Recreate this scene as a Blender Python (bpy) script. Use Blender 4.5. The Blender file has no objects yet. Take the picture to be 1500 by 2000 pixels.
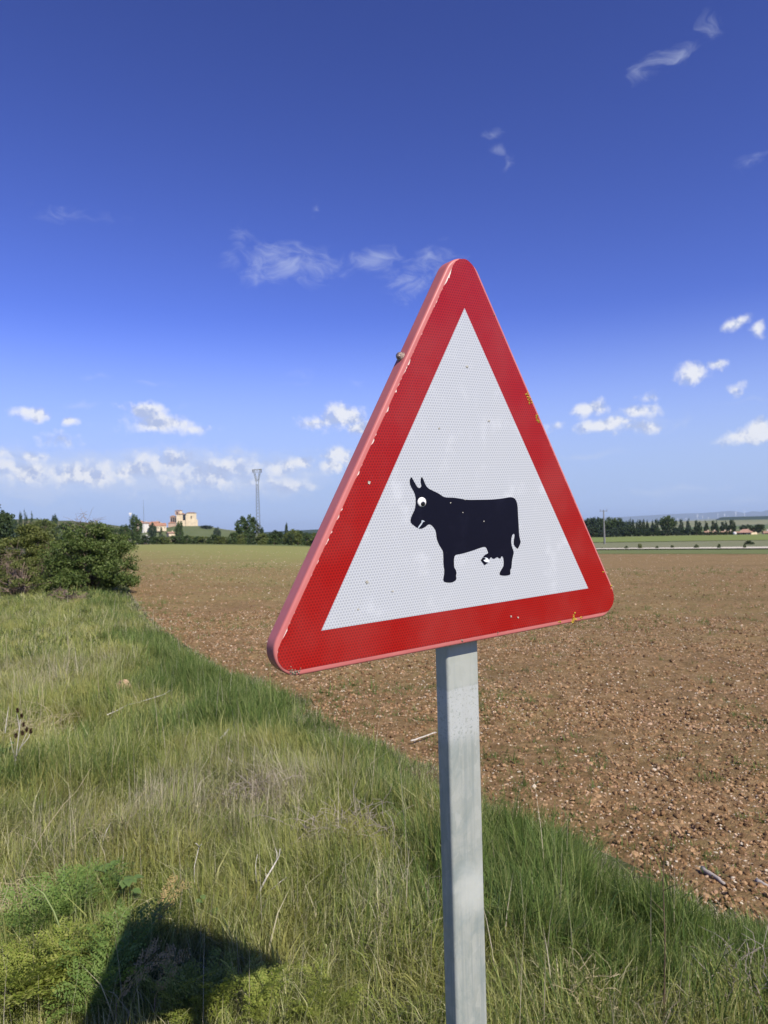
import bpy, bmesh, math, random
import numpy as np
from mathutils import Vector, Matrix

R = math.radians
scene = bpy.context.scene
C = scene.collection

# ------------------------------------------------------------------ camera, sky, sun, exposure
EYE = 1.75                       # metres from the verge by the sign up to the lens
F_PX, HOR, ROLL = 1387.0, 1033.0, R(1.5)      # 25 mm phone lens, horizon row, hand-held roll (photo 1500 x 2000)
PITCH = math.atan((HOR - 1000.0) / F_PX)
_fw = Vector((0, math.cos(PITCH), math.sin(PITCH)))
_up = Vector((0, -math.sin(PITCH), math.cos(PITCH)))
_rt = Vector((1, 0, 0))
CR = _rt * math.cos(ROLL) - _up * math.sin(ROLL)
CU = _rt * math.sin(ROLL) + _up * math.cos(ROLL)
cd = bpy.data.cameras.new('camera')
cam = bpy.data.objects.new('camera', cd)
C.objects.link(cam)
scene.camera = cam
M = Matrix((CR, CU, -_fw)).transposed().to_4x4()
M.translation = Vector((0, 0, EYE))
cam.matrix_world = M
cd.sensor_fit = 'VERTICAL'
cd.sensor_height = 36.0
cd.sensor_width = 27.0
cd.lens = F_PX / 2000.0 * 36.0
cd.clip_start = 0.02
cd.clip_end = 90000
cd.dof.use_dof = True
cd.dof.focus_distance = 1.36
cd.dof.aperture_fstop = 11.0

SUN_EL, SUN_AZ = R(43.5), R(34.5)    # sun behind the camera, to the right
SUN = Vector((math.cos(SUN_EL) * math.sin(SUN_AZ), -math.cos(SUN_EL) * math.cos(SUN_AZ), math.sin(SUN_EL)))
sl = bpy.data.lights.new('sun', 'SUN')
sl.energy = 5.0
sl.angle = R(0.53)
sl.color = (1.0, 0.93, 0.82)
so = bpy.data.objects.new('sun', sl)
C.objects.link(so)
so.rotation_euler = SUN.to_track_quat('Z', 'Y').to_euler()
so.location = SUN * 50

scene.view_settings.view_transform = 'Standard'
scene.view_settings.look = 'None'
scene.view_settings.gamma = 1.0
scene.view_settings.exposure = 0.35
scene.view_settings.use_curve_mapping = False
scene.cycles.max_bounces = 5
scene.cycles.diffuse_bounces = 2
scene.cycles.glossy_bounces = 2
scene.cycles.transmission_bounces = 2
scene.cycles.volume_bounces = 0


def pdir(px, py):
    return (CR * ((px - 750.0) / F_PX) - CU * ((py - 1000.0) / F_PX) + _fw)


def azel(px, py):
    d = pdir(px, py).normalized()
    return math.atan2(d.x, d.y), math.asin(d.z)


class NT:
    """small helper around a node tree"""
    def __init__(s, tree):
        s.t = tree
        s.n = tree.nodes
        s.l = tree.links

    def node(s, typ, **kw):
        n = s.n.new(typ)
        for k, v in kw.items():
            setattr(n, k, v)
        return n

    def val(s, sock, v):
        if isinstance(v, bpy.types.NodeSocket):
            s.l.new(v, sock)
        else:
            sock.default_value = v

    def math(s, op, a, b=None, c=None, clamp=False):
        n = s.node('ShaderNodeMath', operation=op, use_clamp=clamp)
        s.val(n.inputs[0], a)
        if b is not None:
            s.val(n.inputs[1], b)
        if c is not None:
            s.val(n.inputs[2], c)
        return n.outputs[0]

    def vmath(s, op, a, b=None, out=0):
        n = s.node('ShaderNodeVectorMath', operation=op)
        s.val(n.inputs[0], a)
        if b is not None:
            s.val(n.inputs[1], b)
        return n.outputs[out]

    def mix(s, f, a, b, blend='MIX'):
        n = s.node('ShaderNodeMix', data_type='RGBA', blend_type=blend)
        s.val(n.inputs[0], f)
        s.val(n.inputs[6], a)
        s.val(n.inputs[7], b)
        return n.outputs[2]

    def noise(s, vec, scale, detail=2.0, rough=0.5, dist=0.0, col=False, dims='3D'):
        n = s.node('ShaderNodeTexNoise', noise_dimensions=dims)
        if vec is not None:
            s.l.new(vec, n.inputs['Vector'])
        n.inputs['Scale'].default_value = scale
        n.inputs['Detail'].default_value = detail
        n.inputs['Roughness'].default_value = rough
        n.inputs['Distortion'].default_value = dist
        return n.outputs['Color' if col else 'Fac']

    def ramp(s, f, stops, interp='LINEAR'):
        n = s.node('ShaderNodeValToRGB')
        n.color_ramp.interpolation = interp
        el = n.color_ramp.elements
        while len(el) < len(stops):
            el.new(0.5)
        for e, (p, c) in zip(el, stops):
            e.position = p
            e.color = (*c, 1) if len(c) == 3 else c
        s.val(n.inputs[0], f)
        return n.outputs[0]

    def smooth(s, v, a, b):
        n = s.node('ShaderNodeMapRange', interpolation_type='SMOOTHSTEP')
        s.val(n.inputs[0], v)
        n.inputs[1].default_value = a
        n.inputs[2].default_value = b
        return n.outputs[0]


def build_world():
    w = bpy.data.worlds.new('World')
    scene.world = w
    w.use_nodes = True
    w.cycles.sampling_method = 'NONE'      # the sky is smooth; the sun lamp carries the direct light
    t = NT(w.node_tree)
    t.n.clear()
    out = t.node('ShaderNodeOutputWorld')
    bg = t.node('ShaderNodeBackground')
    sky = t.node('ShaderNodeTexSky', sky_type='NISHITA')
    sky.sun_disc = False
    sky.sun_elevation = SUN_EL
    sky.sun_rotation = math.atan2(SUN.x, SUN.y)
    sky.altitude = 900
    sky.air_density = 1.0
    sky.dust_density = 0.0
    sky.ozone_density = 4.0
    # phone-camera rendition of the blue: more contrast and saturation over the whole sky
    g = t.node('ShaderNodeGamma')
    sc = t.vmath('MULTIPLY', sky.outputs[0], (0.1, 0.1, 0.1))
    t.l.new(sc, g.inputs[0])
    g.inputs[1].default_value = 1.42
    skyc = t.vmath('MULTIPLY', g.outputs[0], (16.2, 13.5, 22.0))
    # clouds live in direction space (infinitely far away)
    tc = t.node('ShaderNodeTexCoord')
    d = tc.outputs['Generated']
    sep = t.node('ShaderNodeSeparateXYZ')
    t.l.new(d, sep.inputs[0])
    az = t.math('ARCTAN2', sep.outputs[0], sep.outputs[1])
    el = t.math('ARCSINE', sep.outputs[2])
    comb = t.node('ShaderNodeCombineXYZ')
    t.l.new(az, comb.inputs[0])
    t.l.new(el, comb.inputs[1])
    p = comb.outputs[0]
    skyc = t.mix(t.math('MULTIPLY', t.smooth(el, 0.30, 0.04), .97), skyc, (4.3, 5.65, 8.6, 1))
    # domain warp
    wn = t.noise(p, 14.0, 3.0, 0.55, col=True, dims='2D')
    wv = t.vmath('MULTIPLY', t.vmath('SUBTRACT', wn, (0.5, 0.5, 0.5)), (0.045, 0.022, 0.0))
    pw = t.vmath('ADD', p, wv)
    cum = [(60, 803, 44, 20, 1), (140, 823, 22, 13, .9), (290, 806, 48, 26, 1.1), (320, 828, 85, 26, 1.05), (385, 840, 42, 12, .8),
           (668, 812, 58, 30, 1.1), (615, 822, 42, 16, .8), (705, 835, 42, 26, 1.05), (660, 893, 34, 26, 1.1), (645, 915, 26, 18, .9),
           (150, 930, 105, 28, .95), (50, 920, 80, 26, .8), (255, 918, 120, 30, .7), (330, 902, 90, 26, .85), (420, 925, 150, 40, .66),
           (545, 915, 85, 24, .7), (600, 905, 30, 16, 1.1), (565, 950, 60, 16, .75), (40, 890, 80, 14, .6), (120, 860, 45, 18, .55),
           (1343, 730, 36, 26, 1.05), (1393, 714, 24, 12, .8), (1447, 636, 36, 20, .9), (1490, 648, 18, 18, .8), (1150, 796, 44, 18, .95),
           (1255, 803, 42, 20, .85), (1190, 828, 62, 14, 1.05), (1245, 840, 42, 14, .9), (1465, 855, 70, 20, 1.0), (1482, 835, 32, 24, 1.15),
           (1425, 760, 22, 14, .55), (1085, 832, 24, 12, .6), (1275, 775, 22, 12, .5),
           (-160, 900, 130, 40, 1.0), (-420, 830, 120, 40, 1.0), (1680, 800, 110, 35, 1.0), (1900, 880, 160, 40, 1.0), (-60, 830, 40, 20, .9)]
    wis = [(565, 520, 120, 44, .8), (465, 465, 28, 32, .5), (740, 505, 46, 26, .9), (790, 545, 45, 40, .75), (850, 505, 50, 32, .6),
           (965, 265, 18, 12, .6), (966, 296, 22, 14, .65), (985, 322, 12, 22, .45), (1250, 145, 48, 26, .5), (1320, 108, 62, 22, .45),
           (1380, 62, 26, 28, .42), (1470, 312, 36, 18, .3), (150, 425, 95, 16, .34), (190, 740, 44, 10, .55), (300, 746, 42, 8, .4),
           (170, 790, 52, 9, .5), (565, 735, 44, 14, .38), (355, 790, 44, 12, .4), (1455, 780, 70, 6, .55), (1140, 888, 70, 9, .62),
           (1300, 958, 190, 10, .55), (300, 925, 380, 56, 1.5), (90, 930, 190, 56, 1.5), (520, 938, 150, 42, 1.4), (1240, 825, 120, 30, .6), (310, 830, 90, 30, .6), (120, 965, 260, 14, .5), (480, 968, 220, 12, .5), (610, 405, 8, 18, .4), (1090, 960, 60, 8, .4), (700, 750, 20, 9, .35),
           (1400, 985, 200, 12, .5), (-300, 500, 120, 30, .6), (1750, 420, 120, 40, .6)]

    def field(lst, vec):
        cur = None
        for (cx, cy, hw, hh, op) in lst:
            a, e = azel(cx, cy)
            a2, _ = azel(cx + hw, cy)
            _, e2 = azel(cx, cy - hh)
            sx = 1.0 / max(1e-4, abs(a2 - a))
            sy = 1.0 / max(1e-4, abs(e2 - e))
            vn = t.node('ShaderNodeVectorMath', operation='MULTIPLY_ADD')
            t.val(vn.inputs[0], vec)
            vn.inputs[1].default_value = (sx, sy, 0)
            vn.inputs[2].default_value = (-a * sx, -e * sy, 0)
            v = vn.outputs[0]
            ln = t.vmath('LENGTH', v, out=1)
            m = t.math('MULTIPLY_ADD', ln, -op, op)
            cur = m if cur is None else t.math('MAXIMUM', cur, m)
        return cur

    n1 = t.noise(p, 34.0, 6.0, 0.62, dims='2D')
    n1b = t.noise(t.vmath('ADD', p, (0.006, 0.011, 0)), 34.0, 6.0, 0.62, dims='2D')
    vor = t.node('ShaderNodeTexVoronoi', feature='SMOOTH_F1', voronoi_dimensions='2D')
    t.l.new(pw, vor.inputs['Vector'])
    vor.inputs['Scale'].default_value = 75.0
    vor.inputs['Smoothness'].default_value = 0.7
    puff = t.math('MULTIPLY_ADD', vor.outputs['Distance'], -0.45, 0.18)
    fc = field(cum, pw)
    base = t.math('MULTIPLY_ADD', fc, 1.25, t.math('MULTIPLY_ADD', n1, 1.55, -0.75))
    dens = t.math('ADD', base, puff)
    mc = t.smooth(dens, -0.1, 1.0)
    # wisps: fibrous, semi transparent
    pst = t.vmath('MULTIPLY', pw, (1.0, 2.2, 1.0))
    n2 = t.noise(pst, 22.0, 6.0, 0.65, 0.6, dims='2D')
    fw_ = field([(a_, b_, c_ * 1.3, d_ * 1.3, e_) for a_, b_, c_, d_, e_ in wis], pw)
    mw = t.smooth(t.math('ADD', fw_, t.math('MULTIPLY_ADD', n2, 1.4, -0.8)), 0.0, 1.1)
    mw = t.math('MULTIPLY', mw, 0.55)
    # lighting of the cumulus: sun-side bright, lee side grey
    dd = t.math('SUBTRACT', n1, n1b)
    lit = t.math('MULTIPLY_ADD', dd, 6.0, t.math('MULTIPLY_ADD', t.noise(p, 9.0, 3.0, 0.55, dims='2D'), 1.0, 0.12), clamp=True)
    ccol = t.mix(lit, (0.46, 0.54, 0.78, 1), (0.90, 0.91, 0.95, 1))
    ccol10 = t.vmath('MULTIPLY', ccol, (10, 10, 10))
    wcol = (6.4, 7.1, 8.9, 1)
    c1 = t.mix(mw, skyc, wcol)
    c2 = t.mix(t.math('MULTIPLY', mc, 0.93), c1, ccol10)
    t.l.new(c2, bg.inputs[0])
    bg.inputs[1].default_value = 0.079
    t.l.new(bg.outputs[0], out.inputs[0])


build_world()

# ------------------------------------------------------------------ materials
MATS = {}


def base_mat(name, rough=0.8, spec=0.3):
    m = bpy.data.materials.new(name)
    m.use_nodes = True
    t = NT(m.node_tree)
    b = m.node_tree.nodes['Principled BSDF']
    b.inputs['Roughness'].default_value = rough
    b.inputs['Specular IOR Level'].default_value = spec
    MATS[name] = m
    return m, t, b


def simple(name, col, rough=0.8, spec=0.3, var=0.25, scale=6.0, bump=0.0, metal=0.0):
    m, t, b = base_mat(name, rough, spec)
    tc = t.node('ShaderNodeTexCoord')
    n = t.noise(tc.outputs['Object'], scale, 5.0, 0.6)
    lo = tuple(c * (1 - var) for c in col)
    hi = tuple(min(1, c * (1 + var)) for c in col)
    t.l.new(t.ramp(n, [(0.3, lo), (0.7, hi)]), b.inputs['Base Color'])
    b.inputs['Metallic'].default_value = metal
    if bump:
        bn = t.node('ShaderNodeBump')
        bn.inputs['Strength'].default_value = bump
        bn.inputs['Distance'].default_value = 0.01
        t.l.new(t.noise(tc.outputs['Object'], scale * 3, 6.0, 0.65), bn.inputs['Height'])
        t.l.new(bn.outputs[0], b.inputs['Normal'])
    return m


def leafy(name, cols, patch=None, pscale=0.5, transl=0.35, rough=0.6, spec=0.25):
    """leaf / blade material: colour per leaf (island), patches over the ground, light through the leaf"""
    m = bpy.data.materials.new(name)
    m.use_nodes = True
    t = NT(m.node_tree)
    b = t.n['Principled BSDF']
    out = t.n['Material Output']
    g = t.node('ShaderNodeNewGeometry')
    k = len(cols)
    c = t.ramp(g.outputs['Random Per Island'], [(i / max(1, k - 1), col) for i, col in enumerate(cols)])
    if patch:
        n = t.noise(g.outputs['Position'], pscale, 4.0, 0.6)
        c = t.mix(t.smooth(n, 0.42, 0.66), c, (*patch, 1))
    t.l.new(c, b.inputs['Base Color'])
    b.inputs['Roughness'].default_value = rough
    b.inputs['Specular IOR Level'].default_value = spec
    tr = t.node('ShaderNodeBsdfTranslucent')
    t.l.new(t.mix(1.0, c, (1.15, 1.1, 0.55, 1), 'MULTIPLY'), tr.inputs[0])
    mx = t.node('ShaderNodeMixShader')
    mx.inputs[0].default_value = transl
    t.l.new(b.outputs[0], mx.inputs[1])
    t.l.new(tr.outputs[0], mx.inputs[2])
    t.l.new(mx.outputs[0], out.inputs[0])
    MATS[name] = m
    return m


# ------------------------------------------------------------------ mesh helpers
class MB:
    """collects vertices and faces, then links them as ONE mesh object"""
    def __init__(s):
        s.v = []
        s.f = []
        s.mi = []
        s.cur = 0

    def face(s, *ids):
        s.f.append(tuple(ids))
        s.mi.append(s.cur)

    def poly(s, pts):
        b = len(s.v)
        s.v += [tuple(p) for p in pts]
        s.face(*range(b, b + len(pts)))

    def box(s, cx, cy, cz, sx, sy, sz):
        b = len(s.v)
        for dz in (-.5, .5):
            for dx, dy in ((-.5, -.5), (.5, -.5), (.5, .5), (-.5, .5)):
                s.v.append((cx + dx * sx, cy + dy * sy, cz + dz * sz))
        for q in ((3, 2, 1, 0), (4, 5, 6, 7), (0, 1, 5, 4), (1, 2, 6, 5), (2, 3, 7, 6), (3, 0, 4, 7)):
            s.face(*[b + i for i in q])

    def prism(s, outline, y0, y1):
        """outline [(x,z)] counter-clockwise seen from -y, extruded from y0 to y1 (y0 < y1)"""
        b = len(s.v)
        n = len(outline)
        s.v += [(x, y0, z) for x, z in outline] + [(x, y1, z) for x, z in outline]
        s.face(*range(b, b + n))
        s.face(*range(b + 2 * n - 1, b + n - 1, -1))
        for i in range(n):
            j = (i + 1) % n
            s.face(b + j, b + i, b + n + i, b + n + j)

    def tube(s, pts, rad, sides=5, cap=True):
        pts = [Vector(p) for p in pts]
        b = len(s.v)
        n = len(pts)
        for i, p in enumerate(pts):
            d = (pts[min(i + 1, n - 1)] - pts[max(i - 1, 0)])
            if d.length < 1e-9:
                d = Vector((0, 0, 1))
            d.normalize()
            a = d.cross(Vector((0.31, 0.87, 0.39)))
            if a.length < 1e-3:
                a = d.cross(Vector((1, 0, 0)))
            a.normalize()
            c = d.cross(a)
            r = rad[i] if hasattr(rad, '__len__') else rad
            for k in range(sides):
                an = 2 * math.pi * k / sides
                s.v.append(tuple(p + (a * math.cos(an) + c * math.sin(an)) * r))
        for i in range(n - 1):
            for k in range(sides):
                k2 = (k + 1) % sides
                s.face(b + i * sides + k, b + i * sides + k2, b + (i + 1) * sides + k2, b + (i + 1) * sides + k)
        if cap:
            s.face(*[b + k for k in range(sides - 1, -1, -1)])
            s.face(*[b + (n - 1) * sides + k for k in range(sides)])

    def mesh(s, name, mats, smooth=False):
        me = bpy.data.meshes.new(name)
        me.from_pydata(s.v, [], s.f)
        for m in (mats if isinstance(mats, (list, tuple)) else [mats]):
            me.materials.append(m)
        if s.cur or any(s.mi):
            me.polygons.foreach_set('material_index', s.mi)
        if smooth:
            me.polygons.foreach_set('use_smooth', [True] * len(me.polygons))
        me.update()
        return me

    def build(s, name, mats, parent=None, smooth=False):
        return link(name, s.mesh(name, mats, smooth), parent)


def link(name, me, parent=None):
    o = bpy.data.objects.new(name, me)
    C.objects.link(o)
    if parent:
        o.parent = parent
    return o


def np_mesh(name, v, f, mats, smooth=False, uvcol=None):
    """fast mesh from numpy arrays; f is (n,3) or (n,4)"""
    me = bpy.data.meshes.new(name)
    v = np.asarray(v, dtype=np.float32)
    f = np.asarray(f, dtype=np.int32)
    k = f.shape[1]
    me.vertices.add(len(v))
    me.vertices.foreach_set('co', v.ravel())
    me.loops.add(f.size)
    me.loops.foreach_set('vertex_index', f.ravel())
    me.polygons.add(len(f))
    me.polygons.foreach_set('loop_start', np.arange(0, f.size, k, dtype=np.int32))
    me.polygons.foreach_set('loop_total', np.full(len(f), k, dtype=np.int32))
    if smooth:
        me.polygons.foreach_set('use_smooth', np.ones(len(f), dtype=bool))
    for m in (mats if isinstance(mats, (list, tuple)) else [mats]):
        me.materials.append(m)
    me.update(calc_edges=True)
    return me


def tag(o, label=None, cat=None, group=None, kind=None):
    if label:
        o['label'] = label
    if cat:
        o['category'] = cat
    if group:
        o['group'] = group
    if kind:
        o['kind'] = kind
    return o


def empty(name, loc, rz=0.0):
    o = bpy.data.objects.new(name, None)
    C.objects.link(o)
    o.location = loc
    o.rotation_euler = (0, 0, rz)
    o.empty_display_size = 0.2
    return o


# numpy value noise
_rs = np.random.RandomState(7)
_TAB = _rs.rand(256, 256)


def vnoise(x, y):
    xi = np.floor(x).astype(int)
    yi = np.floor(y).astype(int)
    fx = x - xi
    fy = y - yi
    fx = fx * fx * (3 - 2 * fx)
    fy = fy * fy * (3 - 2 * fy)
    a = _TAB[xi & 255, yi & 255]
    b = _TAB[(xi + 1) & 255, yi & 255]
    c = _TAB[xi & 255, (yi + 1) & 255]
    d = _TAB[(xi + 1) & 255, (yi + 1) & 255]
    return (a * (1 - fx) + b * fx) * (1 - fy) + (c * (1 - fx) + d * fx) * fy


def fbm(x, y, oct=4, rough=0.5):
    s = 0
    a = 1
    tot = 0
    for i in range(oct):
        s = s + a * vnoise(x * 2 ** i + 17.3 * i, y * 2 ** i + 9.1 * i)
        tot += a
        a *= rough
    return s / tot


def sstep(v, a, b):
    t = np.clip((v - a) / (b - a), 0, 1)
    return t * t * (3 - 2 * t)


# ------------------------------------------------------------------ terrain
def plane_pt(px, py, drop):
    d = pdir(px, py)
    k = -drop / d.z
    return (d.x * k, d.y * k)


_bpx = [(1500, 1735), (1330, 1680), (1200, 1618), (1000, 1545), (850, 1478), (760, 1440), (640, 1392), (500, 1322), (420, 1277), (350, 1237), (290, 1192), (262, 1160), (248, 1135)]
BORDER = [plane_pt(px, py, 1.93) for px, py in _bpx]   # the grass tips hide the soil edge itself
BORDER = [(BORDER[0][0] + 14, BORDER[0][1] - 9.5)] + [(BORDER[0][0] + 3, BORDER[0][1] - 2.6)] + BORDER + [(-30, 78), (-88, 240)]
BN = np.array(BORDER)


def border_sd(x, y):
    """signed distance to the field edge, positive on the verge side (left / near)"""
    x = np.asarray(x, float)
    y = np.asarray(y, float)
    best = np.full(x.shape, 1e9)
    sg = np.ones(x.shape)
    for i in range(len(BN) - 1):
        ax, ay = BN[i]
        bx, by = BN[i + 1]
        dx, dy = bx - ax, by - ay
        t = np.clip(((x - ax) * dx + (y - ay) * dy) / (dx * dx + dy * dy), 0, 1)
        ex, ey = x - ax - t * dx, y - ay - t * dy
        dd = np.hypot(ex, ey)
        s = np.where(dx * ey - dy * ex > 0, 1.0, -1.0)
        up = dd < best
        best = np.where(up, dd, best)
        sg = np.where(up, s, sg)
    return best * sg


_RR = np.log(np.array([1, 12, 40, 100, 150, 240, 500, 900, 1500, 3000, 6000, 12000, 60000.]))
_DR = np.array([2.1, 2.15, 2.9, 4.5, 5.25, 6.8, 9.4, 12, 14, 20, 26, 30, 60])
_DL = np.array([2.1, 2.1, 2.12, 2.2, 2.35, 2.9, 6.0, 9, 12, 18, 26, 30, 60])


def terrain(x, y):
    x = np.asarray(x, float)
    y = np.asarray(y, float)
    r = np.hypot(x, y)
    lr = np.log(np.maximum(r, 1.0))
    th = np.degrees(np.arctan2(x, y))
    t = sstep(th, -22, 16)
    t = np.where(np.abs(th) > 100, 0.5, t)
    far = np.interp(lr, _RR, _DR) * t + np.interp(lr, _RR, _DL) * (1 - t)
    sd = border_sd(x, y)
    near = 1 - sstep(r, 60, 140)
    lift = 0.20 * sstep(sd, -0.25, 1.5) * near
    bump = (fbm(x * 0.9, y * 0.9, 3) - 0.5) * 0.16 * sstep(sd, 0.0, 1.0) * near
    return EYE - far + lift + bump


def tz(x, y):
    return float(terrain(np.array([x]), np.array([y]))[0])


def ground_at(px, py, up=0.0):
    """where the pixel's ray meets the ground (raised by up)"""
    d = pdir(px, py)
    ks = _KS
    for _ in range(3):
        below = EYE + d.z * ks < terrain(d.x * ks, d.y * ks) + up
        if not below.any():
            return Vector((d.x * 500, d.y * 500, 0))
        q = int(np.argmax(below))
        ks = np.linspace(ks[max(q - 1, 0)], ks[q], 60)
    b = float(ks[30])
    return Vector((d.x * b, d.y * b, tz(d.x * b, d.y * b)))


_KS = np.geomspace(.5, 3000, 260)


def at_range(px, r):
    """ground point in the pixel column's direction at horizontal range r"""
    d = pdir(px, HOR)
    h = math.hypot(d.x, d.y)
    x, y = d.x / h * r, d.y / h * r
    return Vector((x, y, tz(x, y)))


def height_at(px, py, r):
    d = pdir(px, py)
    return EYE + d.z / math.hypot(d.x, d.y) * r


def grid_from(fx, fy, nu, nv, zoff=0.0, zfun=None):
    u = np.linspace(0, 1, nu)
    v = np.linspace(0, 1, nv)
    U, V = np.meshgrid(u, v, indexing='ij')
    X = fx(U, V)
    Y = fy(U, V)
    Z = terrain(X, Y) + zoff
    if zfun is not None:
        Z = Z + zfun(X, Y)
    P = np.stack([X, Y, Z], -1).reshape(-1, 3)
    i = np.arange(nu - 1)[:, None] * nv + np.arange(nv - 1)[None, :]
    i = i.ravel()
    Fc = np.stack([i, i + nv, i + nv + 1, i + 1], -1)
    return P, Fc


# ------------------------------------------------------------------ ground materials
def ground_far_mat():
    m, t, b = base_mat('far_ground', 0.95, 0.1)
    g = t.node('ShaderNodeNewGeometry')
    v = t.node('ShaderNodeTexVoronoi', feature='F1')
    t.l.new(t.vmath('MULTIPLY', g.outputs['Position'], (0.006, 0.0022, 0.0)), v.inputs['Vector'])
    v.inputs['Scale'].default_value = 1.0
    sp = t.node('ShaderNodeSeparateXYZ')
    t.l.new(v.outputs['Color'], sp.inputs[0])
    c = t.ramp(sp.outputs[0], [(0.0, (.09, .13, .035)), (0.3, (.13, .16, .05)), (0.5, (.27, .23, .13)), (0.65, (.10, .15, .04)), (0.85, (.20, .20, .09)), (1.0, (.06, .09, .03))], 'CONSTANT')
    n = t.noise(g.outputs['Position'], 0.05, 5, 0.6)
    t.l.new(t.mix(t.smooth(n, .35, .75), c, (.10, .13, .05, 1)), b.inputs['Base Color'])
    return m


def verge_soil_mat():
    m, t, b = base_mat('verge_soil', 0.95, 0.1)
    g = t.node('ShaderNodeNewGeometry')
    n = t.noise(g.outputs['Position'], 9, 6, 0.65)
    n2 = t.noise(g.outputs['Position'], 0.9, 4, 0.6)
    c = t.ramp(n, [(0.3, (.035, .038, .016)), (0.55, (.065, .068, .028)), (0.75, (.14, .12, .065))])
    t.l.new(t.mix(t.smooth(n2, .4, .65), c, (.06, .08, .025, 1)), b.inputs['Base Color'])
    return m


FIELD_A, FIELD_B = np.array((-82.0, 232.0)), np.array((60.0, 82.0))      # far edge of the ploughed field


def field_mat():
    m, t, b = base_mat('ploughed_soil', 0.95, 0.1)
    g = t.node('ShaderNodeNewGeometry')
    pos = g.outputs['Position']
    n = t.noise(pos, 7.0, 8, 0.68)
    n2 = t.noise(pos, 0.55, 5, 0.6)
    c = t.ramp(n, [(0.30, (.105, .058, .027)), (0.5, (.215, .128, .062)), (0.66, (.33, .21, .11))])
    c = t.mix(t.math('MULTIPLY', t.smooth(n2, .45, .7), .45), c, (.27, .17, .092, 1))
    n4 = t.noise(pos, 0.13, 4, 0.6)
    c = t.mix(t.math('MULTIPLY', t.smooth(n4, .50, .68), .55), c, (.115, .066, .034, 1))      # damper, freshly turned patches
    # dry crust bits and gravel too small to build
    v = t.node('ShaderNodeTexVoronoi', feature='F1')
    t.l.new(pos, v.inputs['Vector'])
    v.inputs['Scale'].default_value = 26.0
    sp = t.node('ShaderNodeSeparateXYZ')
    t.l.new(v.outputs['Color'], sp.inputs[0])
    peb = t.math('MULTIPLY', t.math('LESS_THAN', v.outputs['Distance'], 0.28), t.math('GREATER_THAN', sp.outputs[0], 0.80))
    c = t.mix(peb, c, t.ramp(sp.outputs[1], [(0, (.30, .19, .115)), (1, (.52, .40, .28))]))
    # sprouting crop, thicker towards the far headland, in faint drill rows
    dx, dy = (FIELD_B - FIELD_A) / np.hypot(*(FIELD_B - FIELD_A))
    dist = t.vmath('DOT_PRODUCT', t.vmath('SUBTRACT', pos, (FIELD_A[0], FIELD_A[1], 0)), (dy, -dx, 0), out=1)
    sp1 = t.noise(pos, 0.16, 5, 0.65)
    sp2 = t.noise(pos, 2.6, 6, 0.75)
    sp3 = t.noise(pos, 17.0, 4, 0.7)
    near = t.math('MULTIPLY', t.smooth(sp1, .42, .62), t.smooth(t.math('MULTIPLY', sp2, t.math('MULTIPLY_ADD', sp3, .8, .6)), .48, .60))
    head = t.math('MULTIPLY', t.smooth(t.math('ADD', dist, t.math('MULTIPLY', sp1, -60.0)), 84.0, 8.0), t.smooth(sp2, .14, .52))
    sx_ = t.node('ShaderNodeSeparateXYZ')
    t.l.new(pos, sx_.inputs[0])
    head = t.math('MULTIPLY', head, t.math('MULTIPLY_ADD', t.smooth(sx_.outputs[0], 22.0, -14.0), .82, .18))
    grn = t.math('MAXIMUM', t.math('MULTIPLY', near, .35), t.math('MULTIPLY', head, .95))
    c = t.mix(grn, c, t.mix(sp3, (.17, .195, .055, 1), (.30, .30, .10, 1)))
    t.l.new(c, b.inputs['Base Color'])
    bn = t.node('ShaderNodeBump')
    bn.inputs['Strength'].default_value = 0.9
    bn.inputs['Distance'].default_value = 0.04
    t.l.new(t.math('ADD', t.noise(pos, 16.0, 8, 0.7), t.math('MULTIPLY', t.noise(pos, 60.0, 3, 0.6), .35)), bn.inputs['Height'])
    t.l.new(bn.outputs[0], b.inputs['Normal'])
    return m


def meadow_mat(name, c0, c1, c2, s=0.6):
    m, t, b = base_mat(name, 0.95, 0.1)
    g = t.node('ShaderNodeNewGeometry')
    n = t.noise(g.outputs['Position'], s, 6, 0.7)
    n2 = t.noise(t.vmath('MULTIPLY', g.outputs['Position'], (.1, .5, .1)), s * .5, 5, 0.65)
    c = t.ramp(n, [(0.3, c0), (0.7, c1)])
    t.l.new(t.mix(t.smooth(n2, .5, .72), c, (*c2, 1)), b.inputs['Base Color'])
    return m


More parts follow.
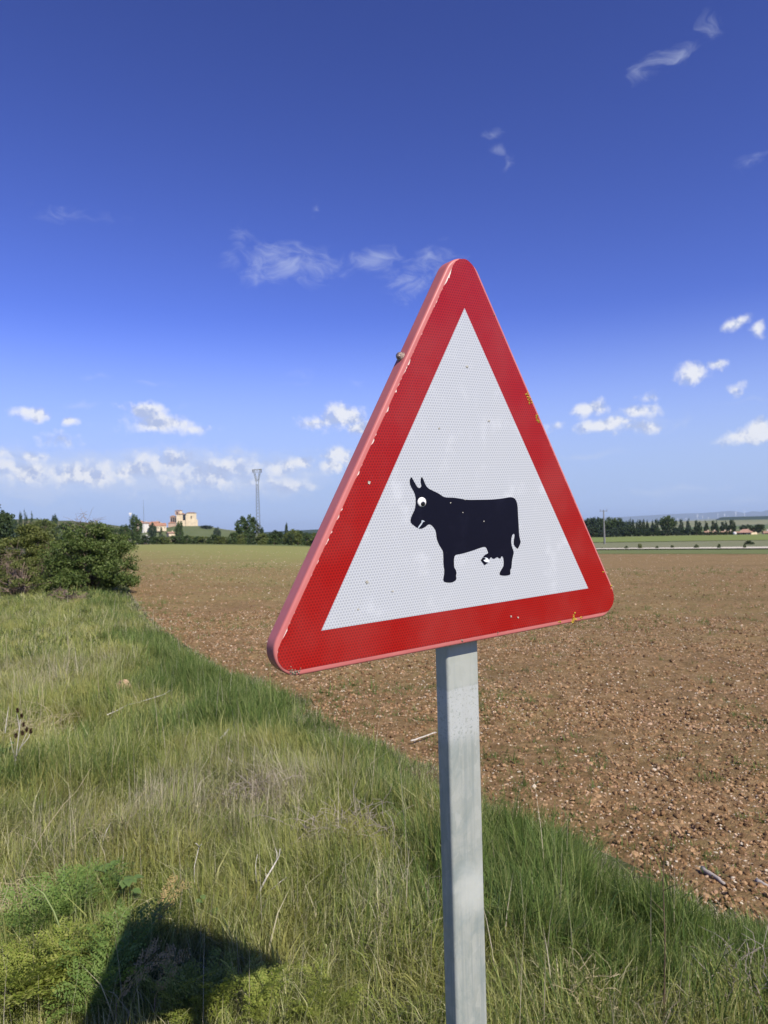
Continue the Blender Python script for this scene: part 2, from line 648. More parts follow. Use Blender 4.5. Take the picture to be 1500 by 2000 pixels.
# ------------------------------------------------------------------ the ground
def build_ground():
    # one sheet out to the horizon, as a polar grid round the viewpoint
    nth, nr = 240, 130
    th = np.linspace(-math.pi, math.pi, nth)
    rr = np.concatenate([[0.02], np.geomspace(0.6, 45000, nr - 1)])
    T, Rr = np.meshgrid(th, rr, indexing='ij')
    X, Y = Rr * np.sin(T), Rr * np.cos(T)
    Z = terrain(X, Y) - 0.05 - 0.0004 * np.minimum(Rr, 500)
    P = np.stack([X, Y, Z], -1).reshape(-1, 3)
    i = (np.arange(nth - 1)[:, None] * nr + np.arange(nr - 1)[None, :]).ravel()
    Fc = np.stack([i, i + 1, i + nr + 1, i + nr], -1)[:, ::-1]
    o = link('ground', np_mesh('ground', P, Fc, ground_far_mat(), True))
    tag(o, 'far farmland ground reaching to the horizon', 'ground', kind='structure')

    # verge: between the field edge and far to the left / behind the camera
    bl = np.concatenate([[0], np.cumsum(np.hypot(*np.diff(BN, axis=0).T))])
    L = bl[-1]

    def bpos(u):
        s = np.where(u < .5, u / .5 * 45, 45 + (u - .5) / .5 * (L - 45))
        return np.interp(s, bl, BN[:, 0]), np.interp(s, bl, BN[:, 1])

    def vx(U, V):
        return bpos(U)[0] - 60 * V ** 2.2 * 0.86

    def vy(U, V):
        return bpos(U)[1] - 60 * V ** 2.2 * 0.5
    P, Fc = grid_from(vx, vy, 420, 130, 0.012)
    o = link('verge', np_mesh('verge', P, Fc[:, ::-1], verge_soil_mat(), True))
    tag(o, 'grassy roadside verge sloping down to the ploughed field', 'verge', kind='structure')

    # ploughed field: fine near relief growing coarser away from the border
    fm = field_mat()

    def fpos(U, V):
        bx, by = bpos(U)
        # far edge point for this u
        fx = FIELD_A[0] + (FIELD_B[0] - FIELD_A[0]) * (1 - U)
        fy = FIELD_A[1] + (FIELD_B[1] - FIELD_A[1]) * (1 - U)
        w = (np.exp(V * 5.2) - 1) / (math.exp(5.2) - 1)
        return bx + (fx - bx) * w, by + (fy - by) * w

    def relief(x, y):
        r = np.hypot(x, y)
        k = 1 - sstep(r, 25, 60)
        return k * ((fbm(x * 5.5, y * 5.5, 4, .6) - .5) * 0.075 + (fbm(x * 1.3, y * 1.3, 2) - .5) * 0.08)
    P, Fc = grid_from(lambda U, V: fpos(U, V)[0], lambda U, V: fpos(U, V)[1], 560, 320, 0.0, relief)
    o = link('ploughed_field', np_mesh('ploughed_field', P, Fc, fm, True))
    tag(o, 'brown ploughed field of stony soil with sparse green sprouts', 'field', kind='structure')

    # strips beyond the field on the right: each runs across the view
    def strip(name, label, mat, a0, a1, b0, b1, zo, nu=160, nv=24):
        a0, a1, b0, b1 = [np.array(p) for p in (a0, a1, b0, b1)]
        P, Fc = grid_from(lambda U, V: (a0[0] + (a1[0] - a0[0]) * U) * (1 - V) + (b0[0] + (b1[0] - b0[0]) * U) * V,
                          lambda U, V: (a0[1] + (a1[1] - a0[1]) * U) * (1 - V) + (b0[1] + (b1[1] - b0[1]) * U) * V, nu, nv, zo)
        o = link(name, np_mesh(name, P, Fc, mat, True))
        tag(o, label, name.split('_')[-1], kind='structure')
    pt = lambda px, r: tuple(at_range(px, r)[:2])
    strip('grass_strip', 'narrow green grass strip beyond the ploughed field', meadow_mat('strip_grass', (.11, .14, .045), (.155, .175, .065), (.20, .185, .09)),
          tuple(FIELD_A), tuple(FIELD_B + (FIELD_B - FIELD_A) * .6), pt(100, 330), pt(2100, 128), 0.03)
    strip('meadow', 'grey green rough meadow beyond the pale track', meadow_mat('rough_meadow', (.14, .155, .075), (.20, .205, .11), (.25, .225, .15)),
          pt(300, 330), pt(2100, 150), pt(300, 420), pt(2100, 275), 0.06)
    strip('dirt_track', 'pale gravel farm track crossing beyond the field', meadow_mat('pale_gravel', (.50, .46, .36), (.62, .57, .46), (.42, .40, .28), 1.5),
          pt(760, 178), pt(2100, 134), pt(760, 194), pt(2100, 148), 0.10, 120, 4)
    strip('crop_field', 'bright green cereal field in front of the wood', meadow_mat('cereal', (.15, .19, .05), (.19, .225, .065), (.17, .20, .065), .2),
          pt(780, 330), pt(2100, 275), pt(780, 520), pt(2100, 520), 0.12)


build_ground()

# ------------------------------------------------------------------ the warning sign
SC = Vector((0.16433591, 1.36630135, 0.0352498 + EYE))          # centre of the sign face
AX = Vector((0.83754688, 0.54489141, 0.04010706)).normalized()
UP = Vector((-0.00483915, -0.06600602, 0.99780749)).normalized()
AX = (AX - UP * AX.dot(UP)).normalized()
NN = AX.cross(UP)                                               # towards the viewer


def on_sign(px, py, off=0.0):
    c = SC + NN * off
    o = Vector((0, 0, EYE))
    d = pdir(px, py)
    k = (c - o).dot(NN) / d.dot(NN)
    q = o + d * k - c
    return q.dot(AX), q.dot(UP)


def rounded_tri(ins_l, ins_r, ins_b, rad, seg=10):
    """triangle of side 0.9 shrunk by an inset for each edge, corners rounded; counter-clockwise (x,z)"""
    rin = 0.2598
    dl, dr, db = rin - ins_l, rin - ins_r, rin - ins_b
    nl, nr, nb = Vector((-math.cos(R(30)), .5)), Vector((math.cos(R(30)), .5)), Vector((0, -1))

    def meet(n1, d1, n2, d2):
        det = n1.x * n2.y - n1.y * n2.x
        return Vector(((d1 * n2.y - d2 * n1.y) / det, (n1.x * d2 - n2.x * d1) / det))
    pts = []
    for (n1, d1, n2, d2, a0) in ((nb, db, nr, dr, -90), (nr, dr, nl, dl, 30), (nl, dl, nb, db, 150)):
        c = meet(n1, d1 - rad, n2, d2 - rad)
        for k in range(seg + 1):
            a = R(a0 + 120.0 * k / seg)
            pts.append((c.x + rad * math.cos(a), c.y + rad * math.sin(a)))
    return pts


def densify(pts, step):
    out = []
    for i in range(len(pts)):
        a, b = Vector(pts[i]), Vector(pts[(i + 1) % len(pts)])
        n = max(1, int((b - a).length / step))
        out += [tuple(a.lerp(b, k / n)) for k in range(n)]
    return out


def sheet_mat(name, col, dot, gloss, scuff):
    """retro-reflective sheeting: clear glossy face over a honeycomb of cells"""
    m, t, b = base_mat(name, 0.32, 0.32)
    tc = t.node('ShaderNodeTexCoord')
    sep = t.node('ShaderNodeSeparateXYZ')
    t.l.new(tc.outputs['Object'], sep.inputs[0])
    P = 0.0056

    def lattice(ox, oz):
        x = t.math('SUBTRACT', t.math('FRACT', t.math('MULTIPLY_ADD', sep.outputs[0], 1 / P, ox)), .5)
        z = t.math('SUBTRACT', t.math('FRACT', t.math('MULTIPLY_ADD', sep.outputs[2], 1 / (P * 1.732), oz)), .5)
        return t.math('SQRT', t.math('ADD', t.math('POWER', t.math('MULTIPLY', x, P), 2.0), t.math('POWER', t.math('MULTIPLY', z, P * 1.732), 2.0)))
    dd = t.math('MINIMUM', lattice(100.0, 100.0), lattice(100.5, 100.5))
    cell = t.smooth(dd, P * .46, P * .22)
    c = t.mix(cell, (*col, 1), (*dot, 1))
    n = t.noise(tc.outputs['Object'], 16.0, 6, .6)
    c = t.mix(t.math('MULTIPLY', t.smooth(n, .52, .78), scuff), c, (*[min(1, v * 1.15 + .06) for v in col], 1))
    n2 = t.noise(tc.outputs['Object'], 7.0, 4, .55)
    c = t.mix(t.math('MULTIPLY', t.smooth(n2, .35, .75), .03), c, (.62, .58, .52, 1))
    sk = t.noise(tc.outputs['Object'], 300.0, 2, .5)
    c = t.mix(t.math('MULTIPLY', t.smooth(sk, .78, .82), .6), c, (.72, .66, .58, 1))
    t.l.new(c, b.inputs['Base Color'])
    t.l.new(t.math('MULTIPLY_ADD', n, .2, gloss), b.inputs['Roughness'])
    b.inputs['Coat Weight'].default_value = .12
    b.inputs['Coat Roughness'].default_value = .18
    return m


def pink_mat():
    m, t, b = base_mat('faded_red_paint', .45, .4)
    tc = t.node('ShaderNodeTexCoord')
    n = t.noise(tc.outputs['Object'], 9.0, 6, .6)
    c = t.ramp(n, [(.3, (.46, .125, .115)), (.7, (.54, .175, .155))])
    n2 = t.noise(tc.outputs['Object'], 55.0, 5, .7, .4)
    c = t.mix(t.math('MULTIPLY', t.smooth(n2, .70, .74), .8), c, (.52, .46, .42, 1))
    t.l.new(c, b.inputs['Base Color'])
    bn = t.node('ShaderNodeBump')
    bn.inputs['Strength'].default_value = .12
    bn.inputs['Distance'].default_value = .002
    t.l.new(t.noise(tc.outputs['Object'], 40, 4, .6), bn.inputs['Height'])
    t.l.new(bn.outputs[0], b.inputs['Normal'])
    return m


def galvanised_mat():
    m, t, b = base_mat('galvanised_steel', .5, .5)
    tc = t.node('ShaderNodeTexCoord')
    o = tc.outputs['Object']
    v = t.node('ShaderNodeTexVoronoi', feature='F1')
    t.l.new(t.vmath('MULTIPLY', t.vmath('ADD', o, t.vmath('MULTIPLY', t.noise(o, 60, 2, .5, col=True), (.02, .02, .02))), (70, 70, 38)), v.inputs['Vector'])
    v.inputs['Scale'].default_value = 1.0
    sp = t.node('ShaderNodeSeparateXYZ')
    t.l.new(v.outputs['Color'], sp.inputs[0])
    c = t.ramp(sp.outputs[0], [(0, (.37, .395, .35)), (1, (.47, .485, .43))])
    n = t.noise(t.vmath('MULTIPLY', o, (14, 14, 2.2)), 1.0, 6, .65)
    c = t.mix(t.math('MULTIPLY', t.smooth(n, .42, .7), .55), c, (.51, .53, .475, 1))
    st = t.noise(t.vmath('MULTIPLY', o, (120, 120, 3)), 1.0, 3, .6)
    c = t.mix(t.math('MULTIPLY', t.smooth(st, .48, .68), .55), c, (.30, .34, .32, 1))
    gr = t.noise(o, 420.0, 3, .7)
    c = t.mix(t.math('MULTIPLY', t.smooth(gr, .58, .72), .35), c, (.24, .27, .26, 1))
    bl_ = t.noise(t.vmath('MULTIPLY', o, (9, 9, 5)), 1.0, 5, .7, 1.2)
    c = t.mix(t.math('MULTIPLY', t.smooth(bl_, .45, .66), .75), c, (.29, .34, .32, 1))
    # chalky white wipe mark on the front face and a rubbed rough collar, both old wear
    s2 = t.node('ShaderNodeSeparateXYZ')
    t.l.new(o, s2.inputs[0])

    def ell(cx, cz, wx, wz, a, b_):
        dx = t.math('MULTIPLY', t.math('SUBTRACT', s2.outputs[0], cx), 1 / wx)
        dz = t.math('MULTIPLY', t.math('SUBTRACT', s2.outputs[2], cz), 1 / wz)
        r = t.math('SQRT', t.math('ADD', t.math('POWER', dx, 2.0), t.math('POWER', dz, 2.0)))
        return t.smooth(t.math('ADD', r, t.math('MULTIPLY_ADD', t.noise(o, 45, 5, .6), .7, -.35)), a, b_)
    zc = POLE_TOPZ
    c = t.mix(t.math('MULTIPLY', ell(.008, zc - .768, .055, .066, 1.15, .25), .7), c, (.64, .66, .60, 1))
    rg = t.noise(o, 160, 6, .75)
    band = t.math('MULTIPLY', t.smooth(s2.outputs[2], zc - .475, zc - .44), t.smooth(s2.outputs[2], zc - .352, zc - .358))
    c = t.mix(t.math('MULTIPLY', band, t.smooth(rg, .40, .46)), c, (.54, .56, .53, 1))
    c = t.mix(t.math('MULTIPLY', band, t.smooth(rg, .62, .66)), c, (.2, .22, .22, 1))
    upper = t.smooth(s2.outputs[2], zc - .356, zc - .350)
    c = t.mix(t.math('MULTIPLY', upper, .6), c, (.50, .52, .46, 1))
    t.l.new(c, b.inputs['Base Color'])
    b.inputs['Metallic'].default_value = .3
    t.l.new(t.math('MULTIPLY_ADD', sp.outputs[1], .12, .42), b.inputs['Roughness'])
    bn = t.node('ShaderNodeBump')
    bn.inputs['Strength'].default_value = .25
    bn.inputs['Distance'].default_value = .0012
    t.l.new(t.math('ADD', rg, t.noise(o, 30, 3, .5)), bn.inputs['Height'])
    t.l.new(bn.outputs[0], b.inputs['Normal'])
    return m


POLE_TOPZ = 0.0


def build_sign():
    global POLE_TOPZ
    # the thing's origin is where the post meets the ground
    L = 1.0
    for _ in range(30):
        bpt = SC - NN * .051 - UP * L
        L += bpt.z - tz(bpt.x, bpt.y)
    root = empty('warning_sign', (0, 0, 0))
    mw = Matrix((AX, -NN, UP)).transposed().to_4x4()
    mw.translation = SC - NN * .051 - UP * L
    root.matrix_world = mw
    tag(root, 'triangular red and white cattle warning sign on a galvanised post', 'road sign')
    Y0 = -.051                         # local y of the face plane
    POLE_TOPZ = L + 0.0                # local z of the sign centre
    pink = pink_mat()
    # --- post: rectangular 80 x 40 hollow section with rounded corners
    galv = galvanised_mat()
    prof = []
    for cx, cy, a0 in ((.0345, .0145, 0), (-.0345, .0145, 90), (-.0345, -.0145, 180), (.0345, -.0145, 270)):
        for k in range(6):
            a = R(a0 + 90 * k / 5)
            prof.append((cx + .0055 * math.cos(a), cy + .0055 * math.sin(a)))
    mb = MB()
    zs = [-.35, .0, L * .5, L - .2, L + .36]
    for z in zs:
        mb.v += [(x, y, z) for x, y in prof]
    n = len(prof)
    for i in range(len(zs) - 1):
        for k in range(n):
            mb.face(i * n + k, i * n + (k + 1) % n, (i + 1) * n + (k + 1) % n, (i + 1) * n + k)
    post = mb.build('post', galv, root)
    cap = MB()
    cap.box(0, 0, L + .362, .082, .042, .006)
    cap.build('post_cap', simple('cap_plastic', (.06, .06, .06)), root)
    # --- pressed steel tray
    prof = [(.0, .0), (.0042, .0), (.0047, .00012), (.0062, .0007), (.0073, .0018), (.0079, .0034), (.0080, .0045), (.0080, .0055), (.0080, .028), (.0080, .029), (.0068, .0300), (.0068, .0060)]
    mb = MB()
    base = rounded_tri(.008, .008, .008, .037, 14)
    loops = []
    for (out, dep) in [(-.004, .0)] + prof:
        pts = rounded_tri(.008 - out, .008 - out, .008 - out, .037 + out, 14)
        loops.append(len(mb.v))
        mb.v += [(x, dep, z) for x, z in pts]
    n = len(base)
    for a, b in zip(loops[:-1], loops[1:]):
        for k in range(n):
            k2 = (k + 1) % n
            mb.face(a + k2, a + k, b + k, b + k2)
    mb.face(*range(loops[0], loops[0] + n))
    mb.face(*[loops[-1] + k for k in range(n)])
    tray = mb.build('panel', pink, root, True)
    tray.location = (0, Y0, L)
    # --- sheeting: white film (peeping out where the red has chipped), red sheet, white triangle
    rng = random.Random(4)

    def jag(ins, rad, amp, fine, step, big=()):
        pts = densify(rounded_tri(*ins, rad, 12), step)
        out = []
        for (x, z) in pts:
            d = Vector((x, z))
            e = max((-math.cos(R(30)) * x + .5 * z, 'l'), (math.cos(R(30)) * x + .5 * z, 'r'), (-z, 'b'))[1]
            k = 1.0 - (max(0.0, rng.gauss(-.5, 1)) * amp.get(e, 0)) / d.length
            for (bx, bz, br, bd) in big:
                q = math.hypot(x - bx, z - bz) / br
                if q < 1:
                    k -= bd * (1 - q * q) * rng.uniform(.5, 1.1) / d.length
            out.append((x * k, z * k))
        return out
    chips = [on_sign(px, py) + (r_, d_) for px, py, r_, d_ in ((880, 545, .022, .006), (795, 705, .008, .004), (790, 722, .006, .003), (757, 800, .007, .003), (700, 925, .006, .003), (562, 1240, .011, .0045), (575, 1215, .006, .003),
                                                         (620, 1110, .005, .003), (905, 520, .012, .005), (958, 570, .012, .003), (640, 1060, .006, .003), (1062, 850, .006, .003), (660, 1010, .005, .002), (730, 862, .005, .003))]
    wf = MB()
    wf.prism(jag((.0097, .0064, .0102), .030, {'l': .0004, 'r': .0002, 'b': .0002}, 0, .006), -.0003, .0004)
    film = simple('primer_film', (.72, .66, .58), .7, .3, .15, 80)
    wf.build('chipped_film', film, tray)
    rs = MB()
    rs.prism(jag((.0094, .0062, .0100), .030, {'l': .0011, 'r': .0004, 'b': .0003}, 0, .0036, chips), -.0008, -.0003)
    red = sheet_mat('red_sheeting', (.345, .006, .004), (.20, .003, .003), .26, .03)
    rs.build('red_border', red, tray)
    wt = MB()
    a, b_, c = (0, .3811), (-.33, -.1905), (.33, -.1905)
    wt.prism([b_, c, a], -.0012, -.0007)
    white = sheet_mat('white_sheeting', (.50, .52, .535), (.345, .365, .395), .25, .45)
    wt.build('white_field', white, tray)
    # --- cow silhouette
    cow = [(348, 217), (337, 232), (334, 262), (345, 295), (362, 325), (375, 355), (382, 395), (381, 440), (374, 480), (358, 515), (345, 545), (340, 572), (348, 592), (368, 610), (395, 628), (420, 636), (445, 630), (468, 615), (485, 602),
           (505, 604), (525, 622), (543, 650), (550, 690), (556, 725), (572, 765), (590, 795), (603, 820), (607, 860), (608, 920), (615, 980), (611, 1020), (607, 1050), (615, 1067), (640, 1074), (675, 1073), (700, 1062), (713, 1045),
           (711, 1020), (714, 995), (708, 970), (697, 950), (694, 900), (698, 865), (712, 848), (745, 842), (800, 828), (850, 812), (895, 796), (925, 786), (945, 784), (958, 795), (968, 820), (971, 835), (948, 848), (932, 866),
           (962, 872), (978, 886), (995, 868), (1008, 878), (1022, 881), (1035, 872), (1048, 868), (1060, 876), (1072, 878), (1080, 862), (1092, 866), (1098, 900), (1096, 940), (1082, 965), (1068, 990), (1066, 1005), (1075, 1015), (1110, 1018),
           (1145, 1012), (1153, 1000), (1152, 975), (1162, 950), (1166, 900), (1176, 850), (1180, 825), (1172, 800), (1163, 770), (1160, 730), (1166, 695), (1175, 680), (1184, 678), (1186, 700), (1180, 740), (1182, 765), (1195, 785), (1213, 797),
           (1228, 770), (1236, 745), (1230, 715), (1224, 680), (1221, 620), (1216, 540), (1212, 460), (1206, 425), (1192, 395), (1170, 381), (1140, 380), (1080, 390), (1000, 398), (900, 400), (800, 400), (740, 390), (690, 383), (630, 381),
           (600, 370), (570, 350), (530, 330), (490, 310), (470, 290), (455, 260), (440, 225), (430, 217), (423, 235), (424, 265), (428, 290), (418, 303), (404, 303), (390, 288), (375, 262), (360, 235)]

    def z5(p):
        return on_sign(720 + p[0] / 4.16667, 880 + p[1] / 4.16667, .0012)
    pts = [z5(p) for p in cow]
    # Catmull-Rom smoothing
    sm = []
    n = len(pts)
    for i in range(n):
        p0, p1, p2, p3 = [Vector(pts[(i + k) % n]) for k in (-1, 0, 1, 2)]
        for k in range(3):
            u = k / 3
            sm.append(tuple(.5 * ((2 * p1) + (p2 - p0) * u + (2 * p0 - 5 * p1 + 4 * p2 - p3) * u * u + (3 * p1 - p0 - 3 * p2 + p3) * u ** 3)))
    mb = MB()
    mb.prism(sm, -.0016, -.0011)
    m, t, b = base_mat('black_vinyl', .42, .22)
    tc = t.node('ShaderNodeTexCoord')
    sk = t.noise(tc.outputs['Object'], 210.0, 2, .5)
    cc = t.mix(t.math('MULTIPLY', t.smooth(sk, .80, .82), .6), (.0035, .0035, .011, 1), (.45, .42, .38, 1))
    n3 = t.noise(tc.outputs['Object'], 20, 5, .6)
    cc = t.mix(t.math('MULTIPLY', t.smooth(n3, .5, .8), .5), cc, (.010, .010, .022, 1))
    t.l.new(cc, b.inputs['Base Color'])
    cw = mb.build('cow_symbol', m, root)
    cw.location = (0, Y0, L)
    me = cw.data
    # sub-parts: goggle eye with pupil, mouth slit, torn hoof piece
    def disc(name, pc, rx, rz, y, dep, mat, rot=0.0):
        cx, cz = z5(pc)
        mb = MB()
        rings = [(1.0, 0), (.96, .45), (.75, .8), (.4, .97)]
        N = 24
        for (rr, yy) in rings:
            for k in range(N):
                a = 2 * math.pi * k / N
                mb.v.append((cx + rx * rr * math.cos(a), y - dep * yy, cz + rz * rr * math.sin(a)))
        mb.v.append((cx, y - dep, cz))
        for i in range(3):
            for k in range(N):
                k2 = (k + 1) % N
                mb.face(i * N + k, i * N + k2, (i + 1) * N + k2, (i + 1) * N + k)
        for k in range(N):
            mb.face(3 * N + k, 3 * N + (k + 1) % N, 4 * N)
        return mb.build(name, mat, cw, True)
    eyew = simple('eye_white', (.80, .79, .76), .25, .5, .05)
    disc('eye', (431, 420), .0096, .0092, -.0016, .0030, eyew)
    disc('pupil', (434, 433), .0050, .0044, -.0042, .0012, simple('pupil_black', (.008, .008, .009), .15, .5, .1))
    mb = MB()
    mouth = [(398, 634), (404, 620), (418, 600), (430, 582), (428, 575), (432, 567), (448, 570), (455, 580), (446, 578), (440, 584), (428, 604), (412, 624)]
    mb.prism([z5(p) for p in mouth][::1], -.0019, -.0015)
    scr = simple('scratched_vinyl', (.50, .56, .60), .5, .3, .3, 200)
    mb.build('mouth', scr, cw)
    mb = MB()
    mb.prism([z5(p) for p in [(912, 893), (942, 932), (976, 908), (960, 884), (930, 868)]], -.0019, -.0012)
    mb.build('torn_hoof', m, cw)
    mb = MB()
    mb.prism([z5(p) for p in [(932, 893), (945, 905), (978, 912), (981, 900), (966, 876), (945, 868), (950, 884)]], -.0023, -.0020)
    mb.build('torn_flap', simple('torn_white', (.66, .70, .72), .5, .3, .35, 220), cw)
    # --- scuffs and dings in the white field: small raised chips
    rng = random.Random(11)
    ding = simple('dinged_film', (.42, .40, .33), .6, .3, .35, 260)
    for (px, py, s_) in ((912, 716, 6), (858, 836, 5), (955, 822, 5), (908, 976, 3), (904, 1001, 3), (721, 942, 8), (717, 1137, 7), (767, 1155, 5), (998, 1204, 5), (1012, 1206, 4), (700, 1190, 4), (945, 1018, 3), (880, 982, 3)):
        cx, cz = on_sign(px, py, .0017)
        r0 = s_ / 1020.0 * .5
        mb = MB()
        N = 9
        ring = [(cx + r0 * rng.uniform(.5, 1.2) * math.cos(6.283 * k / N), cz + r0 * rng.uniform(.4, 1.0) * math.sin(6.283 * k / N)) for k in range(N)]
        mb.prism(ring, -.0022, -.0010)
        mb.build('chip', ding, tray)
    # --- lichen crusts on the rim, each a cluster of small lumps
    lich = simple('yellow_lichen', (.50, .36, .05), .9, .1, .35, 300, .4)
    lich2 = simple('grey_lichen', (.27, .24, .17), .9, .1, .5, 300, .4)

    def lumps(name, spots, mat, n_, spread, r_):
        mb = MB()
        for (px, py) in spots:
            cx, cz = on_sign(px, py, .001)
            for _ in range(n_):
                x, z = cx + rng.gauss(0, spread), cz + rng.gauss(0, spread * 1.2)
                s_ = r_ * rng.uniform(.5, 1.2)
                b0 = len(mb.v)
                N = 6
                for k in range(N):
                    a = 6.283 * k / N
                    mb.v.append((x + s_ * math.cos(a) * rng.uniform(.7, 1.3), .0002, z + s_ * math.sin(a) * rng.uniform(.7, 1.3)))
                mb.v.append((x, -.0018 - s_ * .5, z))
                for k in range(N):
                    mb.face(b0 + k, b0 + (k + 1) % N, b0 + N)
        o = mb.build(name, mat, tray)
        return o
    lumps('lichen', [(1030, 770), (1033, 778), (1035, 786)], lich, 9, .0025, .0026)
    lumps('lichen', [(1049, 815), (1052, 823)], lich, 8, .0024, .0026)
    lumps('lichen', [(1121, 1206), (1120, 1211)], lich, 7, .0028, .0028)
    for q in ((1136, 1207), (1094, 1214), (1194, 1146), (1178, 1119)):
        lumps('lichen', [q], lich, 4, .0018, .0024)
    for q in ((966, 617), (982, 658), (973, 1237), (902, 1251)):
        lumps('lichen', [q], lich2, 4, .0013, .0018)
    lumps('lichen', [(572, 1313), (578, 1311), (584, 1312), (567, 1309)], lich2, 12, .0022, .0015)
    # --- fixing bolt through the left flange, and clamps behind
    bp = SC
    bm_ = MB()
    cx, cz = on_sign(783, 697, -.017)
    nl = Vector((-math.cos(R(30)), 0, .5))
    cen = Vector((cx, .017, cz))
    cen = cen + nl * (.2598 - Vector((cx, 0, cz)).dot(nl) - .001)
    tv = Vector((.5, 0, math.cos(R(30))))
    yv = Vector((0, 1, 0))
    for (h, r_) in ((0, .0095), (.0025, .0095), (.004, .0075), (.0075, .0070), (.0105, .0045)):
        for k in range(12):
            a = 6.283 * k / 12
            bm_.v.append(tuple(cen + nl * h + (tv * math.cos(a) + yv * math.sin(a)) * r_))
    for i in range(4):
        for k in range(12):
            bm_.face(i * 12 + k, i * 12 + (k + 1) % 12, (i + 1) * 12 + (k + 1) % 12, (i + 1) * 12 + k)
    bm_.face(*[48 + k for k in range(12)])
    bo = bm_.build('bolt', simple('rusty_bolt', (.33, .25, .20), .45, .5, .5, 220, .4, .5), tray, True)
    steel = simple('bracket_steel', (.16, .15, .15), .5, .5, .3, 40, 0, .6)
    for zz in (-.20, .14):
        mb = MB()
        mb.box(0, -.051 + .026, L + zz, .30 if zz < 0 else .2, .008, .03)
        mb.box(-.047, 0, L + zz, .012, .046, .03)
        mb.box(.047, 0, L + zz, .012, .046, .03)
        mb.box(0, .0245, L + zz, .106, .006, .03)
        mb.build('clamp', steel, root)
    mb = MB()
    mb.box(.05, -.008, L - .2478, .018, .022, .006)
    mb.build('clamp_lug', steel, root)


build_sign()

# ------------------------------------------------------------------ scattering (geometry nodes)
def scatter(name, pts, rot, scl, idx, sources, label, cat):
    """one object whose points carry instances of the source meshes"""
    n = len(pts)
    me = bpy.data.meshes.new(name)
    me.vertices.add(n)
    me.vertices.foreach_set('co', np.asarray(pts, np.float32).ravel())
    a = me.attributes.new('rot', 'FLOAT_VECTOR', 'POINT')
    a.data.foreach_set('vector', np.asarray(rot, np.float32).ravel())
    a = me.attributes.new('scl', 'FLOAT_VECTOR', 'POINT')
    a.data.foreach_set('vector', np.asarray(scl, np.float32).ravel())
    a = me.attributes.new('idx', 'INT', 'POINT')
    a.data.foreach_set('value', np.asarray(idx, np.int32))
    o = link(name, me)
    tag(o, label, cat, kind='stuff')
    col = bpy.data.collections.new(name + '_source')
    for i, m in enumerate(sources):
        so_ = bpy.data.objects.new('%s_source_%02d' % (name, i), m)
        col.objects.link(so_)
    ng = bpy.data.node_groups.new(name + '_scatter', 'GeometryNodeTree')
    ng.interface.new_socket('Geometry', in_out='INPUT', socket_type='NodeSocketGeometry')
    ng.interface.new_socket('Geometry', in_out='OUTPUT', socket_type='NodeSocketGeometry')
    N = ng.nodes
    gi = N.new('NodeGroupInput')
    go = N.new('NodeGroupOutput')
    ci = N.new('GeometryNodeCollectionInfo')
    ci.inputs['Collection'].default_value = col
    ci.inputs['Separate Children'].default_value = True
    ci.inputs['Reset Children'].default_value = True
    ip = N.new('GeometryNodeInstanceOnPoints')
    ip.inputs['Pick Instance'].default_value = True

    def attr(nm, typ):
        a = N.new('GeometryNodeInputNamedAttribute')
        a.data_type = typ
        a.inputs['Name'].default_value = nm
        return next(s_ for s_ in a.outputs if s_.enabled and s_.name == 'Attribute')
    lk = ng.links.new
    lk(gi.outputs[0], ip.inputs['Points'])
    lk(ci.outputs[0], ip.inputs['Instance'])
    lk(attr('idx', 'INT'), ip.inputs['Instance Index'])
    lk(attr('rot', 'FLOAT_VECTOR'), ip.inputs['Rotation'])
    lk(attr('scl', 'FLOAT_VECTOR'), ip.inputs['Scale'])
    lk(ip.outputs[0], go.inputs[0])
    md = o.modifiers.new('scatter', 'NODES')
    md.node_group = ng
    return o


def tuft_mesh(name, seed, n, h, hvar, spread, lean, width, mat, curl=0.5, flop=0.0, seg=3):
    """a clump of n bent, tapering grass blades"""
    rng = np.random.RandomState(seed)
    V, Fc = [], []
    for i in range(n):
        a = rng.rand() * 6.283
        rr = spread * math.sqrt(rng.rand())
        bx, by = rr * math.cos(a), rr * math.sin(a)
        L = h * (1 + hvar * rng.randn() * .5)
        L = max(h * .3, L)
        ld = rng.rand() * 6.283
        if rng.rand() < .5:
            ld = a + rng.randn() * .6
        le = abs(rng.randn()) * lean + .05
        if rng.rand() < flop:
            le += rng.uniform(.5, 1.1)
        w = width * rng.uniform(.6, 1.3)
        px, py, pz = bx, by, -.02
        ang = le * .4
        b0 = len(V)
        sx, sy = -math.sin(ld + rng.randn() * .9), math.cos(ld + rng.randn() * .9)
        for k in range(seg + 1):
            ww = w * (1 - k / seg) ** .7 * .5
            if k < seg:
                V.append((px - sx * ww, py - sy * ww, pz))
                V.append((px + sx * ww, py + sy * ww, pz))
            else:
                V.append((px, py, pz))
            st = L / seg
            px += st * math.sin(ang) * math.cos(ld)
            py += st * math.sin(ang) * math.sin(ld)
            pz += st * math.cos(ang)
            ang += le * curl * (1.3 if k else .8)
            ang = min(ang, 2.0)
        for k in range(seg - 1):
            q = b0 + 2 * k
            Fc.append((q, q + 1, q + 3))
            Fc.append((q, q + 3, q + 2))
        q = b0 + 2 * (seg - 1)
        Fc.append((q, q + 1, q + 2))
    return np_mesh(name, V, Fc, mat, True)


